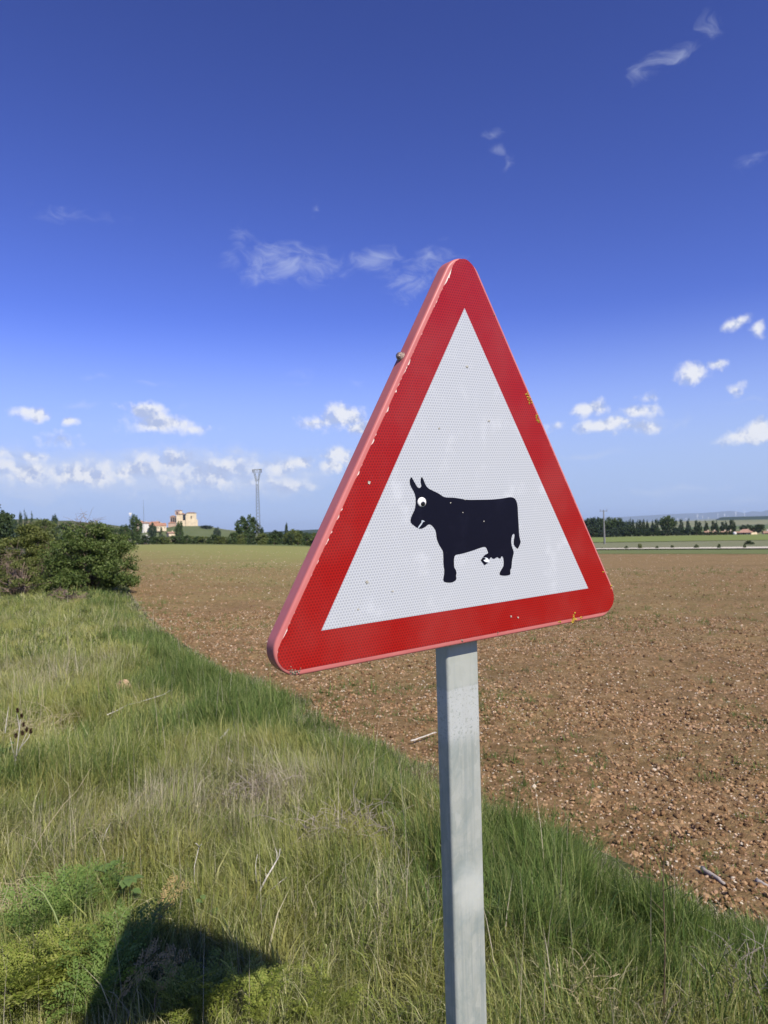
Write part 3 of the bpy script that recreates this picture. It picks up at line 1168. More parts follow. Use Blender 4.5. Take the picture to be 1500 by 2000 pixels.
def rock_mesh(name, seed, mat, flat=.6, rough=.35, sub=2):
    bm = bmesh.new()
    bmesh.ops.create_icosphere(bm, subdivisions=sub, radius=1.0)
    rng = random.Random(seed)
    ax = [Vector((rng.gauss(0, 1), rng.gauss(0, 1), rng.gauss(0, 1))).normalized() for _ in range(7)]
    cut = [rng.uniform(.55, .95) for _ in ax]
    el = Vector((rng.uniform(.8, 1.3), rng.uniform(.65, 1.0), flat * rng.uniform(.7, 1.2)))
    for v in bm.verts:
        d = v.co.normalized()
        r = 1.0 + rng.uniform(-rough, rough) * .25
        for a_, c_ in zip(ax, cut):
            k = d.dot(a_)
            if k > 1e-3:
                r = min(r, c_ / k)
        v.co = Vector((d.x * el.x, d.y * el.y, d.z * el.z)) * r
    me = bpy.data.meshes.new(name)
    bm.to_mesh(me)
    bm.free()
    me.materials.append(mat)
    return me


def rand_in_wedge(n, r0, r1, a0, a1, rng, power=2.0):
    u = rng.rand(n)
    r = (r0 ** power + u * (r1 ** power - r0 ** power)) ** (1 / power)
    th = np.radians(a0 + (a1 - a0) * rng.rand(n))
    return r * np.sin(th), r * np.cos(th)


def gauss_at(px, py, x, y, s):
    g = ground_at(px, py, .1)
    return np.exp(-((x - g.x) ** 2 + (y - g.y) ** 2) / (2 * s * s))


def build_grass():
    G = leafy('grass_green', [(.065, .11, .022), (.155, .21, .042), (.27, .315, .07), (.38, .40, .13), (.60, .57, .33)], (.36, .35, .11), 1.6, .35)
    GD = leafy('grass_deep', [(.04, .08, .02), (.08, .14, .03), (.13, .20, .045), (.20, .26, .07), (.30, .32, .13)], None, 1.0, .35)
    DRY = leafy('grass_dry', [(.40, .34, .24), (.60, .54, .40), (.27, .22, .16), (.52, .47, .35)], None, 1.0, .2)
    MIX = leafy('grass_mixed', [(.11, .16, .04), (.23, .27, .09), (.34, .32, .15), (.54, .49, .32), (.17, .24, .06)], None, 1.0, .3)
    rng = np.random.RandomState(3)
    NB = 14
    TYPES = np.array([[.20, .6, .80, .0042, .40, .8], [.25, .5, .65, .0046, .25, .8], [.22, .6, .90, .0027, .60, .6], [.20, .5, .80, .0040, .40, .7], [.46, .35, .25, .0026, .05, .3]])
    base = SC - UP * 1.75

    def patch(ntuft, r0, r1, a0, a1, sc, wsc, seg):
        """tapering bent blades in clumps; returns vertices, triangles, material index per triangle"""
        x, y = rand_in_wedge(ntuft, r0, r1, a0, a1, rng, 2)
        sd = border_sd(x, y) + (fbm(x * 1.6, y * 1.6, 3) - .5) * .9
        keep = (sd > .05) & (np.hypot(x - base.x, y - base.y) > .09)
        keep &= fbm(x * 4.5 / wsc ** .5, y * 4.5 / wsc ** .5, 3, .6) + rng.rand(len(x)) * .35 > .50       # clumps with gaps between them
        x, y, sd = x[keep], y[keep], sd[keep]
        n = len(x)
        dry = (fbm(x * .9 + 3, y * .9, 4, .65) - .64) * 2.4
        for (px, py, sg, w) in ((110, 1330, .9, 1.7), (60, 1250, 1.5, 1.2), (230, 1400, .7, 1.1), (200, 1560, .5, .5), (480, 1550, .5, 1.1), (420, 1500, .5, .6), (660, 1640, .35, .5), (1130, 1930, .25, .9), (1080, 1830, .25, .7), (1440, 1930, .3, 1.0), (1210, 1760, .3, .7),
                                (60, 1640, .5, .7), (740, 1760, .3, .4), (760, 1560, .5, .4), (80, 1180, 2.5, .6)):
            dry = dry + .42 * w * gauss_at(px, py, x, y, sg)
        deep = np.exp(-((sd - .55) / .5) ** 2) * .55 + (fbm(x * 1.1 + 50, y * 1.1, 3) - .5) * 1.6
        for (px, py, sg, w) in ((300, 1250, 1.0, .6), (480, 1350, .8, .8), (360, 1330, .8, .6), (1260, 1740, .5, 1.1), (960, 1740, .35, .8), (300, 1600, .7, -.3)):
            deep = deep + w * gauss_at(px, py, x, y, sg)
        hs = sc * rng.uniform(.7, 1.25, n) * (.45 + .55 * sstep(sd, .0, .7)) * (0.75 + .5 * fbm(x * .7 + 9, y * .7, 2)) * (.35 + 1.35 * fbm(x * 3.2 + 31, y * 3.2, 2))
        z = terrain(x, y)
        # per-blade
        B = n * NB
        T = np.repeat(np.arange(n), NB)
        dryb, deepb, sdb = dry[T], deep[T], sd[T]
        ty = np.zeros(B, int)
        u = np.repeat(rng.rand(n), NB) * .7 + rng.rand(B) * .3
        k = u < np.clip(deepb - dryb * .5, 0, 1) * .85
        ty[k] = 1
        u2 = np.repeat(rng.rand(n), NB) * .6 + rng.rand(B) * .4
        kd = ~k & (u2 < np.clip(dryb, 0, 1) * .6)
        ty[kd] = 2
        km = ~k & ~kd & (rng.rand(B) < np.clip(dryb * .5 + .2, .08, .5))
        ty[km] = 3
        ty[(sdb < .28) & (rng.rand(B) < .5)] = 2
        kst = (rng.rand(B) < .0012 + .006 * np.clip(dryb, 0, 1)) & (sdb > .3)
        ty[kst] = 4
        tp = TYPES[ty]
        a = rng.rand(B) * 6.283
        rr = .085 * wsc ** .5 * np.sqrt(rng.rand(B))
        bx = x[T] + rr * np.cos(a)
        by = y[T] + rr * np.sin(a)
        bz = z[T] - .015
        L = np.maximum(.3, 1 + tp[:, 1] * rng.randn(B) * .5) * tp[:, 0] * hs[T]
        swirl = (fbm(x * 1.7 + 5, y * 1.7, 2) * 12.6)[T]
        ld = np.where(rng.rand(B) < .35, rng.rand(B) * 6.283, swirl + rng.randn(B) * .7)
        le = np.abs(rng.randn(B)) * tp[:, 2] + .05 + (rng.rand(B) < tp[:, 4]) * rng.uniform(.5, 1.1, B)
        w = tp[:, 3] * wsc * np.clip(np.exp(rng.randn(B) * .45) * .9, .35, 2.6)
        ph = ld + 1.57 + rng.randn(B) * .9
        sx, sy = np.cos(ph), np.sin(ph)
        ang = le * .4
        cl, sl_ = np.cos(ld), np.sin(ld)
        px_, py_, pz_ = bx, by, bz
        cols = []
        for q in range(seg + 1):
            ww = w * (1 - q / seg) ** .7 * .5
            if q < seg:
                cols.append(np.stack([px_ - sx * ww, py_ - sy * ww, pz_], -1))
                cols.append(np.stack([px_ + sx * ww, py_ + sy * ww, pz_], -1))
            else:
                cols.append(np.stack([px_, py_, pz_], -1))
            st = L / seg
            px_ = px_ + st * np.sin(ang) * cl
            py_ = py_ + st * np.sin(ang) * sl_
            pz_ = pz_ + st * np.cos(ang)
            ang = np.minimum(ang + le * tp[:, 5] * (1.3 if q else .8) * 3 / seg * .9, 2.0)
        V = np.stack(cols, 1)
        nv = V.shape[1]
        tri = []
        for q in range(seg - 1):
            tri += [(2 * q, 2 * q + 1, 2 * q + 3), (2 * q, 2 * q + 3, 2 * q + 2)]
        tri.append((2 * seg - 2, 2 * seg - 1, 2 * seg))
        F_ = (np.arange(B) * nv)[:, None, None] + np.array(tri)[None]
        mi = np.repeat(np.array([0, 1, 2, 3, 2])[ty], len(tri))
        return V.reshape(-1, 3), F_.reshape(-1, 3), mi
    VV, FF, MI = [], [], []
    off = 0
    for args in ((12500, 1.0, 3.4, -48, 50, .85, 1.0, 3), (29000, 3.2, 6.6, -38, 46, .95, 1.12, 2), (22000, 6.2, 12, -34, 10, 1.0, 1.5, 2), (14000, 11, 24, -33, -6, .85, 2.4, 2), (5500, 22, 60, -33, -12, .9, 5.0, 2)):
        v, f, m = patch(*args)
        VV.append(v)
        FF.append(f + off)
        MI.append(m)
        off += len(v)
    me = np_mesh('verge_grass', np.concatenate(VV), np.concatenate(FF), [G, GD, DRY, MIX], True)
    me.polygons.foreach_set('material_index', np.concatenate(MI).astype(np.int32))
    o = link('verge_grass', me)
    tag(o, 'green and straw coloured grass covering the verge', 'grass', kind='stuff')


def build_field_stones():
    rng = np.random.RandomState(8)
    soil = [simple('clod_a', (.225, .132, .063), .95, .1, .35, 3.0), simple('clod_b', (.33, .21, .112), .95, .1, .3, 3.0), simple('clod_c', (.14, .085, .043), .95, .1, .35, 3.0)]
    pale = [simple('stone_pale', (.56, .48, .36), .85, .2, .25, 2.5), simple('stone_tan', (.48, .34, .22), .85, .2, .25, 2.5), simple('stone_rust', (.36, .22, .135), .85, .2, .25, 2.5)]
    src = [rock_mesh('clod', 60 + i, soil[i % 3], .65, .9, 1) for i in range(6)] + [rock_mesh('pebble', 80 + i, pale[i % 3], .6, .3, 1) for i in range(6)]
    X, Y, S, I = [], [], [], []
    for (n, r0, r1, a0, a1, lo, hi, stone) in ((34000, 3.4, 9, -18, 42, .006, .028, 0), (34000, 8, 20, -28, 36, .010, .036, 0), (16000, 18, 50, -26, 34, .016, .04, 0),
                                               (26000, 3.4, 9, -18, 42, .004, .014, 1), (38000, 8, 20, -28, 36, .006, .018, 1), (14000, 18, 60, -26, 34, .012, .035, 1), (2500, 50, 110, -22, 32, .03, .06, 1)):
        x, y = rand_in_wedge(n, r0, r1, a0, a1, rng, 1.6)
        X.append(x)
        Y.append(y)
        S.append(lo + (hi - lo) * rng.rand(n) ** 2.2)
        I.append(rng.randint(0, 6, n) + 6 * stone)
    x, y, s, i = [np.concatenate(q) for q in (X, Y, S, I)]
    sd = border_sd(x, y)
    k = (sd < .12) & (fbm(x * .9, y * .9, 3) + rng.rand(len(x)) * .6 > .62)
    x, y, s, i = x[k], y[k], s[k], i[k]
    n = len(x)
    r = np.hypot(x, y)
    rel = (1 - sstep(r, 25, 60)) * ((fbm(x * 5.5, y * 5.5, 4, .6) - .5) * 0.075 + (fbm(x * 1.3, y * 1.3, 2) - .5) * 0.08)
    z = terrain(x, y) + rel + s * .15
    rot = np.stack([rng.randn(n) * .4, rng.randn(n) * .4, rng.rand(n) * 6.283], -1)
    sc = np.stack([s, s, s], -1) * rng.uniform(.8, 1.3, (n, 3))
    scatter('soil_clods', np.stack([x, y, z], -1), rot, sc, i, src, 'crumbly brown clods and pebbles strewn over the ploughed soil', 'soil')
    # sprouts and weeds on the soil
    W = leafy('sprout_green', [(.07, .13, .025), (.11, .17, .04), (.15, .20, .06)], None, 1, .35)
    ws = [tuft_mesh('sprout', 200 + i, 12, .075, .5, .05, .7, .0065, W, .6, .2) for i in range(3)]
    X, Y = [], []
    for (n, r0, r1) in ((2600, 3.5, 10), (4200, 9, 24), (5200, 22, 60)):
        x, y = rand_in_wedge(n, r0, r1, -26, 42, rng, 1.6)
        X.append(x)
        Y.append(y)
    x, y = np.concatenate(X), np.concatenate(Y)
    sd = border_sd(x, y)
    m = fbm(x * .35 + 7, y * .35, 3) + (fbm(x * 1.8, y * 1.8, 2) - .5) * .9 + .22 * np.exp(-(sd / 1.2) ** 2)
    k = (sd < .05) & (m + rng.randn(len(x)) * .05 > .55)
    x, y = x[k], y[k]
    n = len(x)
    r = np.hypot(x, y)
    s = rng.uniform(.5, 1.5, n) * np.interp(r, [4, 20, 60], [.85, 1.3, 2.2])
    rel = (1 - sstep(r, 25, 60)) * ((fbm(x * 5.5, y * 5.5, 4, .6) - .5) * 0.075 + (fbm(x * 1.3, y * 1.3, 2) - .5) * 0.08)
    z = terrain(x, y) + rel
    scatter('field_sprouts', np.stack([x, y, z], -1), np.stack([rng.randn(n) * .1, rng.randn(n) * .1, rng.rand(n) * 6.28], -1), np.stack([s, s, s * rng.uniform(.7, 1.2, n)], -1), rng.randint(0, 3, n), ws,
            'scattered green weed sprouts on the ploughed soil', 'weeds')
    # the larger stones one can pick out
    big = [rock_mesh('stone', 300 + q, pale[(0, 0, 1, 0, 2)[q % 5]], .5, .3, 2) for q in range(8)]
    spots = [(672, 346, 28), (793, 155, 14), (920, 585, 22), (585, 458, 12), (1305, 228, 20), (946, 258, 24), (356, 342, 30), (220, 332, 14), (285, 262, 18), (443, 400, 16), (332, 428, 13), (818, 548, 16), (1000, 575, 22), (1160, 518, 16),
             (1050, 45, 14), (1195, 58, 13), (933, 228, 12), (1045, 308, 16), (485, 408, 16), (485, 280, 14), (650, 520, 24), (590, 545, 14), (750, 605, 14), (520, 525, 10), (1385, 625, 24), (370, 390, 16), (562, 188, 12), (945, 462, 16), (630, 400, 12), (1470, 320, 12), (812, 402, 12), (150, 300, 16)]
    sp = [(900 + a / 2.5, 1400 + b / 2.5, w / 2.5) for a, b, w in spots]
    sp += [(900 + a / 2.5, 1050 + b / 2.5, w / 2.5) for a, b, w in ((1350, 700, 18), (785, 715, 12), (457, 550, 12), (610, 742, 22), (790, 1030, 16), (1075, 728, 18), (1195, 930, 12), (925, 900, 28), (560, 1062, 18), (780, 865, 10), (1330, 300, 10), (1305, 808, 14), (190, 830, 14), (1228, 690, 12))]
    sp += [(250 + a / 3.33, 1040 + b / 3.33, w / 3.33) for a, b, w in ((805, 990, 26), (470, 755, 18), (625, 845, 18), (913, 1022, 22), (1195, 995, 14), (280, 585, 12), (960, 1085, 16), (1155, 1148, 22), (575, 832, 12), (455, 440, 9), (710, 352, 9), (915, 398, 10), (1165, 1125, 12), (980, 1035, 18), (1405, 1205, 26), (85, 285, 9))]
    r_ = random.Random(5)
    for q, (px, py, w) in enumerate(sp):
        g = ground_at(px, py)
        if border_sd(np.array([g.x]), np.array([g.y]))[0] > .0:
            continue
        rad = w / F_PX * math.hypot(g.x, g.y) * .55
        rel = float(((fbm(np.array([g.x * 5.5]), np.array([g.y * 5.5]), 4, .6) - .5) * 0.075 + (fbm(np.array([g.x * 1.3]), np.array([g.y * 1.3]), 2) - .5) * 0.08)[0])
        o = link('stone', big[q % 8])
        o.location = (g.x, g.y, g.z + rel + rad * .15)
        o.scale = (rad, rad * r_.uniform(.7, 1.0), rad * r_.uniform(.7, 1.0))
        o.rotation_euler = (r_.gauss(0, .2), r_.gauss(0, .2), r_.uniform(0, 6.28))
        tag(o, 'pale loose stone lying on the ploughed soil', 'stone', 'pale stones on the ploughed field')


build_grass()
build_field_stones()

# ------------------------------------------------------------------ trees and bushes
def leaf_quads(rng, cen, n, spread, size, squash=(1, 1, 1)):
    """n leaf-shaped quads gathered round each centre"""
    cen = np.asarray(cen, float)
    m = len(cen)
    c = np.repeat(cen, n, 0)
    N = m * n
    d = rng.randn(N, 3)
    d /= np.linalg.norm(d, axis=1)[:, None]
    sp = np.repeat(np.broadcast_to(np.asarray(spread, float), (m,)), n)
    p = c + d * (sp * rng.rand(N) ** .45)[:, None] * np.asarray(squash)
    a = rng.randn(N, 3)
    a /= np.linalg.norm(a, axis=1)[:, None]
    b = np.cross(a, rng.randn(N, 3))
    b /= np.linalg.norm(b, axis=1)[:, None]
    L = (size * rng.uniform(.6, 1.3, N))[:, None]
    W = L * .55
    V = np.stack([p - a * L * .5, p + b * W * .5, p + a * L * .5, p - b * W * .5], 1).reshape(-1, 3)
    Fq = np.arange(4 * N).reshape(-1, 4)
    return V, Fq


def crown_centres(rng, shape, m):
    """clump centres in a unit crown: x,y in -.5..+.5, z 0..1"""
    out = []
    while len(out) < m:
        x, y, z = rng.uniform(-.5, .5), rng.uniform(-.5, .5), rng.rand()
        r = math.hypot(x, y) * 2
        if shape == 'poplar':
            w = min(1.0, z * 5 + .35) * (1 - max(0, z - .35) / .65) ** .6
        elif shape == 'bush':
            w = math.sqrt(max(0, 1 - (z * .98) ** 2.4)) * (0.93 + .07 * math.sin(9 * math.atan2(y, x)))
        elif shape == 'cone':
            w = max(0.02, 1 - z)
        else:
            w = math.sqrt(max(0, 1 - ((z - .55) / .5) ** 2)) if z > .05 else 0
        if r < w and (r > w * .45 or z > .7 or rng.rand() < .3):
            out.append((x, y, z))
    return np.array(out)


_TREE = {}


def tree_meshes(kind, var):
    """unit crown and trunk meshes for far trees, shared between alike trees"""
    key = (kind, var)
    if key in _TREE:
        return _TREE[key]
    rng = np.random.RandomState(abs(hash(kind)) % 1 + 500 + var * 31 + {'round': 1, 'poplar': 2, 'bush': 3, 'cone': 4}[kind])
    M, per, sp, sz = {'round': (60, 44, .12, .085), 'poplar': (56, 44, .15, .09), 'bush': (54, 44, .14, .09), 'cone': (50, 36, .11, .08)}[kind]
    cc = crown_centres(rng, kind, M)
    z0 = {'round': .16, 'poplar': .08, 'bush': .02, 'cone': .06}[kind]
    cc[:, 2] = z0 + cc[:, 2] * (1 - z0) * .95
    V, Fq = leaf_quads(rng, cc, per, sp * rng.uniform(.6, 1.2, M), sz)
    V[:, 2] = np.maximum(V[:, 2], 0.0)
    crown = (V, Fq)
    t = MB()
    t.tube([(0, 0, -.03), (.01, 0, .2), (.0, .01, .45), (0, 0, .75)], [.035, .028, .02, .008], 6)
    for k in range(5):
        c = cc[rng.randint(len(cc))]
        t.tube([(0, 0, .15 + .08 * k), (c[0] * .5, c[1] * .5, .5 * (c[2] + .2 + .08 * k)), tuple(c)], [.014, .010, .004], 5)
    _TREE[key] = (crown, t)
    return _TREE[key]


LEAFM = {}
_MESHES = {}


def far_tree(kind, px, top, wpx, r, mat, label, cat='tree', group=None, var=None, name='tree', base=None, dy=1.0):
    g = at_range(px, r)
    zt = height_at(px, top, r)
    bz = g.z if base is None else base
    h = max(.4, zt - bz)
    w = wpx / F_PX * r
    v = (int(px) * 7 + int(top)) % 3 if var is None else var
    ck = (kind, v, mat.name)
    if ck not in _MESHES:
        crown, t = tree_meshes(kind, v)
        _MESHES[ck] = (np_mesh('crown', crown[0], crown[1], mat), t.mesh('trunk', MATS['bark'], True))
    cm, tm = _MESHES[ck]
    o = empty(name, (g.x, g.y, bz), (int(px) * 1.7) % 6.28)
    c = link('crown', cm, o)
    c.scale = (w, w * dy, h)
    k = link('trunk', tm, o)
    k.scale = (w, w, h)
    tag(o, label, cat, group)
    return o


def near_bush(name, label, px, r, left, right, top, mat, twigmat, seed, leafsize, clumps, per, bare=0.0, dens=1.0, cat='bush', depth=1.0, base_py=None):
    """a bush with stems, branches and a leafy crown built at its real size"""
    g = at_range(px, r)
    if base_py is not None:
        g = ground_at(px, base_py)
        r = math.hypot(g.x, g.y)
    w = (right - left) / F_PX * r
    h = height_at(px, top, r) - g.z
    rng = np.random.RandomState(seed)
    cc = crown_centres(rng, 'bush', clumps)
    cc[:, 0] *= w
    cc[:, 1] *= w * depth
    cc[:, 2] = .04 * h + cc[:, 2] * h * .93
    cc[:, 2] *= 1 + (fbm(cc[:, 0] * 1.4 + seed, cc[:, 1] * 1.4, 2) - .55) * .35
    bar = rng.rand(clumps) < bare
    o = empty(name, g)
    V, Fq = leaf_quads(rng, cc[~bar], per, h * .11 * rng.uniform(.6, 1.3, (~bar).sum()), leafsize, (1.25, 1.25, .75))
    V[:, 2] = np.maximum(V[:, 2], .01)
    link('crown', np_mesh('crown', V, Fq, mat), o)
    mb = MB()
    r2 = random.Random(seed)
    nst = 9
    for k in range(nst):
        a = r2.uniform(0, 6.28)
        b = Vector((math.cos(a) * w * .12 * r2.random(), math.sin(a) * w * .12 * r2.random(), -.05))
        for q in range(9):
            c = Vector(cc[r2.randrange(len(cc))])
            m1 = b.lerp(c, .35) + Vector((r2.gauss(0, .1), r2.gauss(0, .1), h * .10))
            m2 = b.lerp(c, .7) + Vector((r2.gauss(0, .1), r2.gauss(0, .1), h * .05))
            mb.tube([b, m1, m2, c], [.02, .014, .009, .003], 5)
    for c in cc[bar] if bar.any() else []:
        for q in range(26):
            d = Vector((r2.gauss(0, 1), r2.gauss(0, 1), abs(r2.gauss(0, .8)))).normalized()
            s0 = Vector(c) + Vector((r2.gauss(0, .1), r2.gauss(0, .1), r2.gauss(0, .08))) * h
            mb.tube([s0, s0 + d * h * .08 + Vector((0, 0, .02)), s0 + d * h * .17], [.007, .005, .002], 4, False)
    mb.build('stems', twigmat, o, True)
    tag(o, label, cat)
    return o


def build_trees():
    simple('bark', (.14, .11, .08), .9, .1, .35, 8)
    twig = simple('bare_twigs', (.21, .155, .12), .9, .1, .35, 5)
    dk = leafy('leaves_dark', [(.022, .042, .016), (.04, .065, .022), (.06, .085, .03)], None, 1, .2)
    md = leafy('leaves_mid', [(.04, .07, .02), (.065, .10, .03), (.09, .13, .042)], None, 1, .25)
    yl = leafy('leaves_yellowish', [(.08, .11, .028), (.12, .15, .04), (.16, .18, .055)], None, 1, .25)
    bl = leafy('leaves_bluish', [(.028, .05, .026), (.045, .072, .036), (.06, .09, .045)], None, 1, .2)
    hw = leafy('leaves_hawthorn', [(.04, .07, .014), (.08, .125, .027), (.125, .17, .042), (.19, .23, .08)], None, 1, .3)
    hb = leafy('leaves_bramble', [(.065, .085, .018), (.10, .125, .028), (.145, .17, .042), (.20, .21, .07)], None, 1, .3)
    LEAFM.update(dk=dk, md=md, yl=yl, bl=bl)
    # thicket on the left of the field
    near_bush('hawthorn_bush', 'big dense dark green bush standing at the corner of the field', 178, 0, 88, 264, 1014, hw, twig, 3, .085, 190, 210, .03, base_py=1150, depth=.9)
    near_bush('bramble_bush', 'yellowish green bush with a bare brown twiggy hollow behind the dark bush', 44, 34, -26, 88, 1027, hb, twig, 5, .095, 150, 170, .12)
    near_bush('bramble_bush', 'sprawling green hedge bush growing beside the bush with the bare hollow', -70, 33, -160, 0, 1026, hb, twig, 6, .10, 120, 160, .05)
    near_bush('low_shrub', 'low grey green shrub with bare twigs at the foot of the dark bush', 118, 0, 78, 165, 1085, hb, twig, 8, .05, 50, 60, .45, base_py=1152, cat='shrub')
    near_bush('low_shrub', 'small leafy shrub in the grass below the dark bush', 140, 0, 95, 185, 1142, hw, twig, 9, .04, 36, 60, .15, base_py=1176, cat='shrub')
    near_bush('low_shrub', 'flat olive shrub in front of the bramble bush', 40, 27, -20, 90, 1082, hb, twig, 12, .07, 50, 60, .1, cat='shrub')
    # trees on the left skyline
    far_tree('round', -12, 984, 60, 110, dk, 'dark round tree rising behind the bramble hedge', var=0)
    for px, tp in ((40, 996), (50, 994), (62, 997)):
        far_tree('poplar', px, tp, 9, 420, bl, 'slim poplar in the row of three on the wooded skyline', 'tree', 'row of three poplars', name='poplar')
    far_tree('poplar', 107, 1001, 16, 400, bl, 'single stout poplar on the skyline above the dark bush', name='poplar')
    for px, tp, w, r, m in ((18, 1007, 34, 380, bl), (88, 1012, 50, 330, yl), (66, 1014, 40, 330, yl), (130, 1018, 40, 340, md), (160, 1020, 46, 360, bl), (195, 1022, 40, 360, bl), (222, 1026, 34, 350, md)):
        far_tree('bush', px, tp, w, r, m, 'rounded scrub tree in the wood behind the left thicket', 'tree', 'scrub trees behind the thicket', name='scrub_tree')
    # trees below the village
    far_tree('round', 264, 1007, 24, 300, md, 'feathery green tree below the white village houses', var=1)
    far_tree('round', 244, 1025, 24, 290, md, 'broad low tree beside the feathery tree below the village', var=2)
    far_tree('round', 298, 1021, 15, 420, bl, 'dark thin tree in front of the white house', var=0)
    far_tree('cone', 315, 1028, 16, 500, dk, 'dark round conifer beside the orange roofed house', name='conifer')
    far_tree('round', 350, 1019, 17, 430, md, 'slender tree in front of the church', var=1)
    far_tree('round', 404, 1026, 26, 860, bl, 'low dark tree on the hill slope beside the church', var=2, base=height_at(404, 1033, 860))
    far_tree('round', 424, 1030, 14, 700, bl, 'small dark tree at the foot of the church hill', var=0)
    far_tree('round', 484, 1008, 46, 262, md, 'open leafy tree standing left of the lattice pylon', var=1)
    far_tree('poplar', 512, 1029, 14, 255, dk, 'dark narrow tree just right of the lattice pylon')
    far_tree('poplar', 560, 1020, 9, 270, dk, 'pointed dark poplar rising from the hedge right of the pylon', name='poplar')
    far_tree('bush', 574, 1031, 30, 262, yl, 'yellowish green rounded tree in the hedge beside the pointed poplar')
    gl = 'leafy hedge shrub along the far edge of the ploughed field'
    rs = random.Random(3)
    for k in range(46):
        px = 268 + k * 13.2 + rs.uniform(-4, 4)
        r = 255 - k * 2.6 + rs.uniform(-6, 6)
        far_tree('bush', px, rs.uniform(1043, 1048) - (5 if 440 < px < 650 else 0), rs.uniform(17, 30), r, rs.choice([md, dk, yl, md]), gl, 'shrub', 'shrubs along the far field edge', name='hedge_shrub')
    for px, tp, w in ((540, 1036, 34), (600, 1038, 30), (622, 1041, 28), (460, 1040, 26), (530, 1039, 26), (585, 1036, 26), (645, 1042, 30), (670, 1042, 26)):
        far_tree('bush', px, tp, w, 268, md if int(px) % 2 else dk, 'taller dark shrub in the hedge around the pylon foot', 'shrub', 'taller shrubs by the pylon', name='hedge_shrub')
    # wood on the right
    for px, tp in ((1096, 1016), (1122, 1014), (1148, 1013), (1168, 1011), (1185, 1011), (1203, 1012), (1216, 1018)):
        far_tree('round', px, tp, 32, 520, md if int(px) % 2 else bl, 'broad green tree in the wood behind the single power pole', 'tree', 'broad trees of the wood')
    for z in (465, 490, 513, 545, 565, 590, 618, 657, 683, 865, 917, 977, 1000, 1048, 1100, 1122, 1168, 1192):
        px = 1100 + z / 3.75
        tp = 1011 + ((z * 37) % 7) * .7 + (0 if z < 960 else 2.5)
        far_tree('poplar', px, tp, 8.5, 540, bl if z % 2 else dk, 'slim dark poplar in the long row behind the bright green field', 'tree', 'long row of poplars', name='poplar')
    far_tree('poplar', 1430, 1013, 13, 540, dk, 'stout dark poplar beside the farm at the end of the row', name='poplar')
    far_tree('round', 1304, 1007.5, 32, 525, md, 'largest rounded tree towering over the row of poplars', var=0)
    far_tree('round', 1459, 1025, 24, 560, dk, 'dark round tree behind the farmhouse', var=1)
    far_tree('round', 1480, 1024, 24, 500, dk, 'very dark tree right of the farmhouse gable', var=2)
    rs = random.Random(8)
    for k in range(16):
        px = 1150 + k * 14 + rs.uniform(-4, 4)
        far_tree('bush', px, rs.uniform(1028, 1036), rs.uniform(18, 30), 512, rs.choice([dk, bl, dk]), 'dark undergrowth bush at the foot of the wood', 'bush', 'undergrowth along the wood', name='undergrowth_bush')
    for k in range(8):
        px = 1372 + k * 9 + rs.uniform(-3, 3)
        far_tree('bush', px, rs.uniform(1036, 1040), rs.uniform(9, 16), 508, rs.choice([dk, md]), 'garden bush in front of the farm walls', 'bush', 'bushes by the farm walls', name='garden_bush')
    for px, tp, w, r in ((1249, 1061, 8, 150), (1312, 1064, 6, 150), (1359, 1063, 8, 146), (1403, 1062, 7, 144), (1222, 1066, 7, 150), (1282, 1066, 6, 148), (1453, 1062, 5, 143)):
        far_tree('bush', px, tp, w, r, yl if px == 1249 else md, 'small weed bush on the near bank of the pale track', 'bush', 'weed bushes along the track', name='weed_bush')
    far_tree('bush', 1462, 1056, 16, 190, dk, 'lone dark scrub bush on the rough meadow')


build_trees()


# ------------------------------------------------------------------ hills, mountains
def ridge(name, label, prof, r, depth, mat, base_drop=None, jag=0.0):
    """a ridge whose crest line is given by photo rows at range r, with real depth before and behind it"""
    pxs = np.array([p[0] for p in prof], float)
    pys = np.array([p[1] for p in prof], float)
    nu, nv = max(60, int((pxs[-1] - pxs[0]) / 3)), 25
    U = np.linspace(pxs[0], pxs[-1], nu)
    top = np.array([height_at(u, float(np.interp(u, pxs, pys)), r) for u in U])[:, None]
    dirs = np.array([pdir(u, HOR)[:2] for u in U])
    dirs /= np.linalg.norm(dirs, axis=1)[:, None]
    e = np.minimum(1.0, np.minimum(np.arange(nu), nu - 1 - np.arange(nu)) / (nu * .08))[:, None]
    V_ = np.linspace(-1, 1, nv)[None, :]
    rr = r + V_ * depth
    X, Y = dirs[:, :1] * rr, dirs[:, 1:] * rr
    b = terrain(X, Y) - .6
    k = np.cos(V_ * math.pi / 2) ** 2 * (e * e * (3 - 2 * e))
    k = k * (1 + jag * (fbm(X * 3 / depth, Y * 3 / depth, 4) - .5) * (1 - np.abs(V_) * .5))
    Zz = b + np.maximum(top - b, .2) * k
    P = np.stack([X, Y, Zz], -1).reshape(-1, 3)
    i = (np.arange(nu - 1)[:, None] * nv + np.arange(nv - 1)[None, :]).ravel()
    Fc = np.stack([i, i + nv, i + nv + 1, i + 1], -1)
    o = link(name, np_mesh(name, P, Fc, mat, True))
    tag(o, label, 'hill', kind='structure')
    return o


CHURCH_HILL = [(150, 1044), (215, 1040), (270, 1037), (310, 1034), (338, 1027.5), (390, 1027.0), (415, 1029.5), (440, 1034), (500, 1041), (560, 1046)]


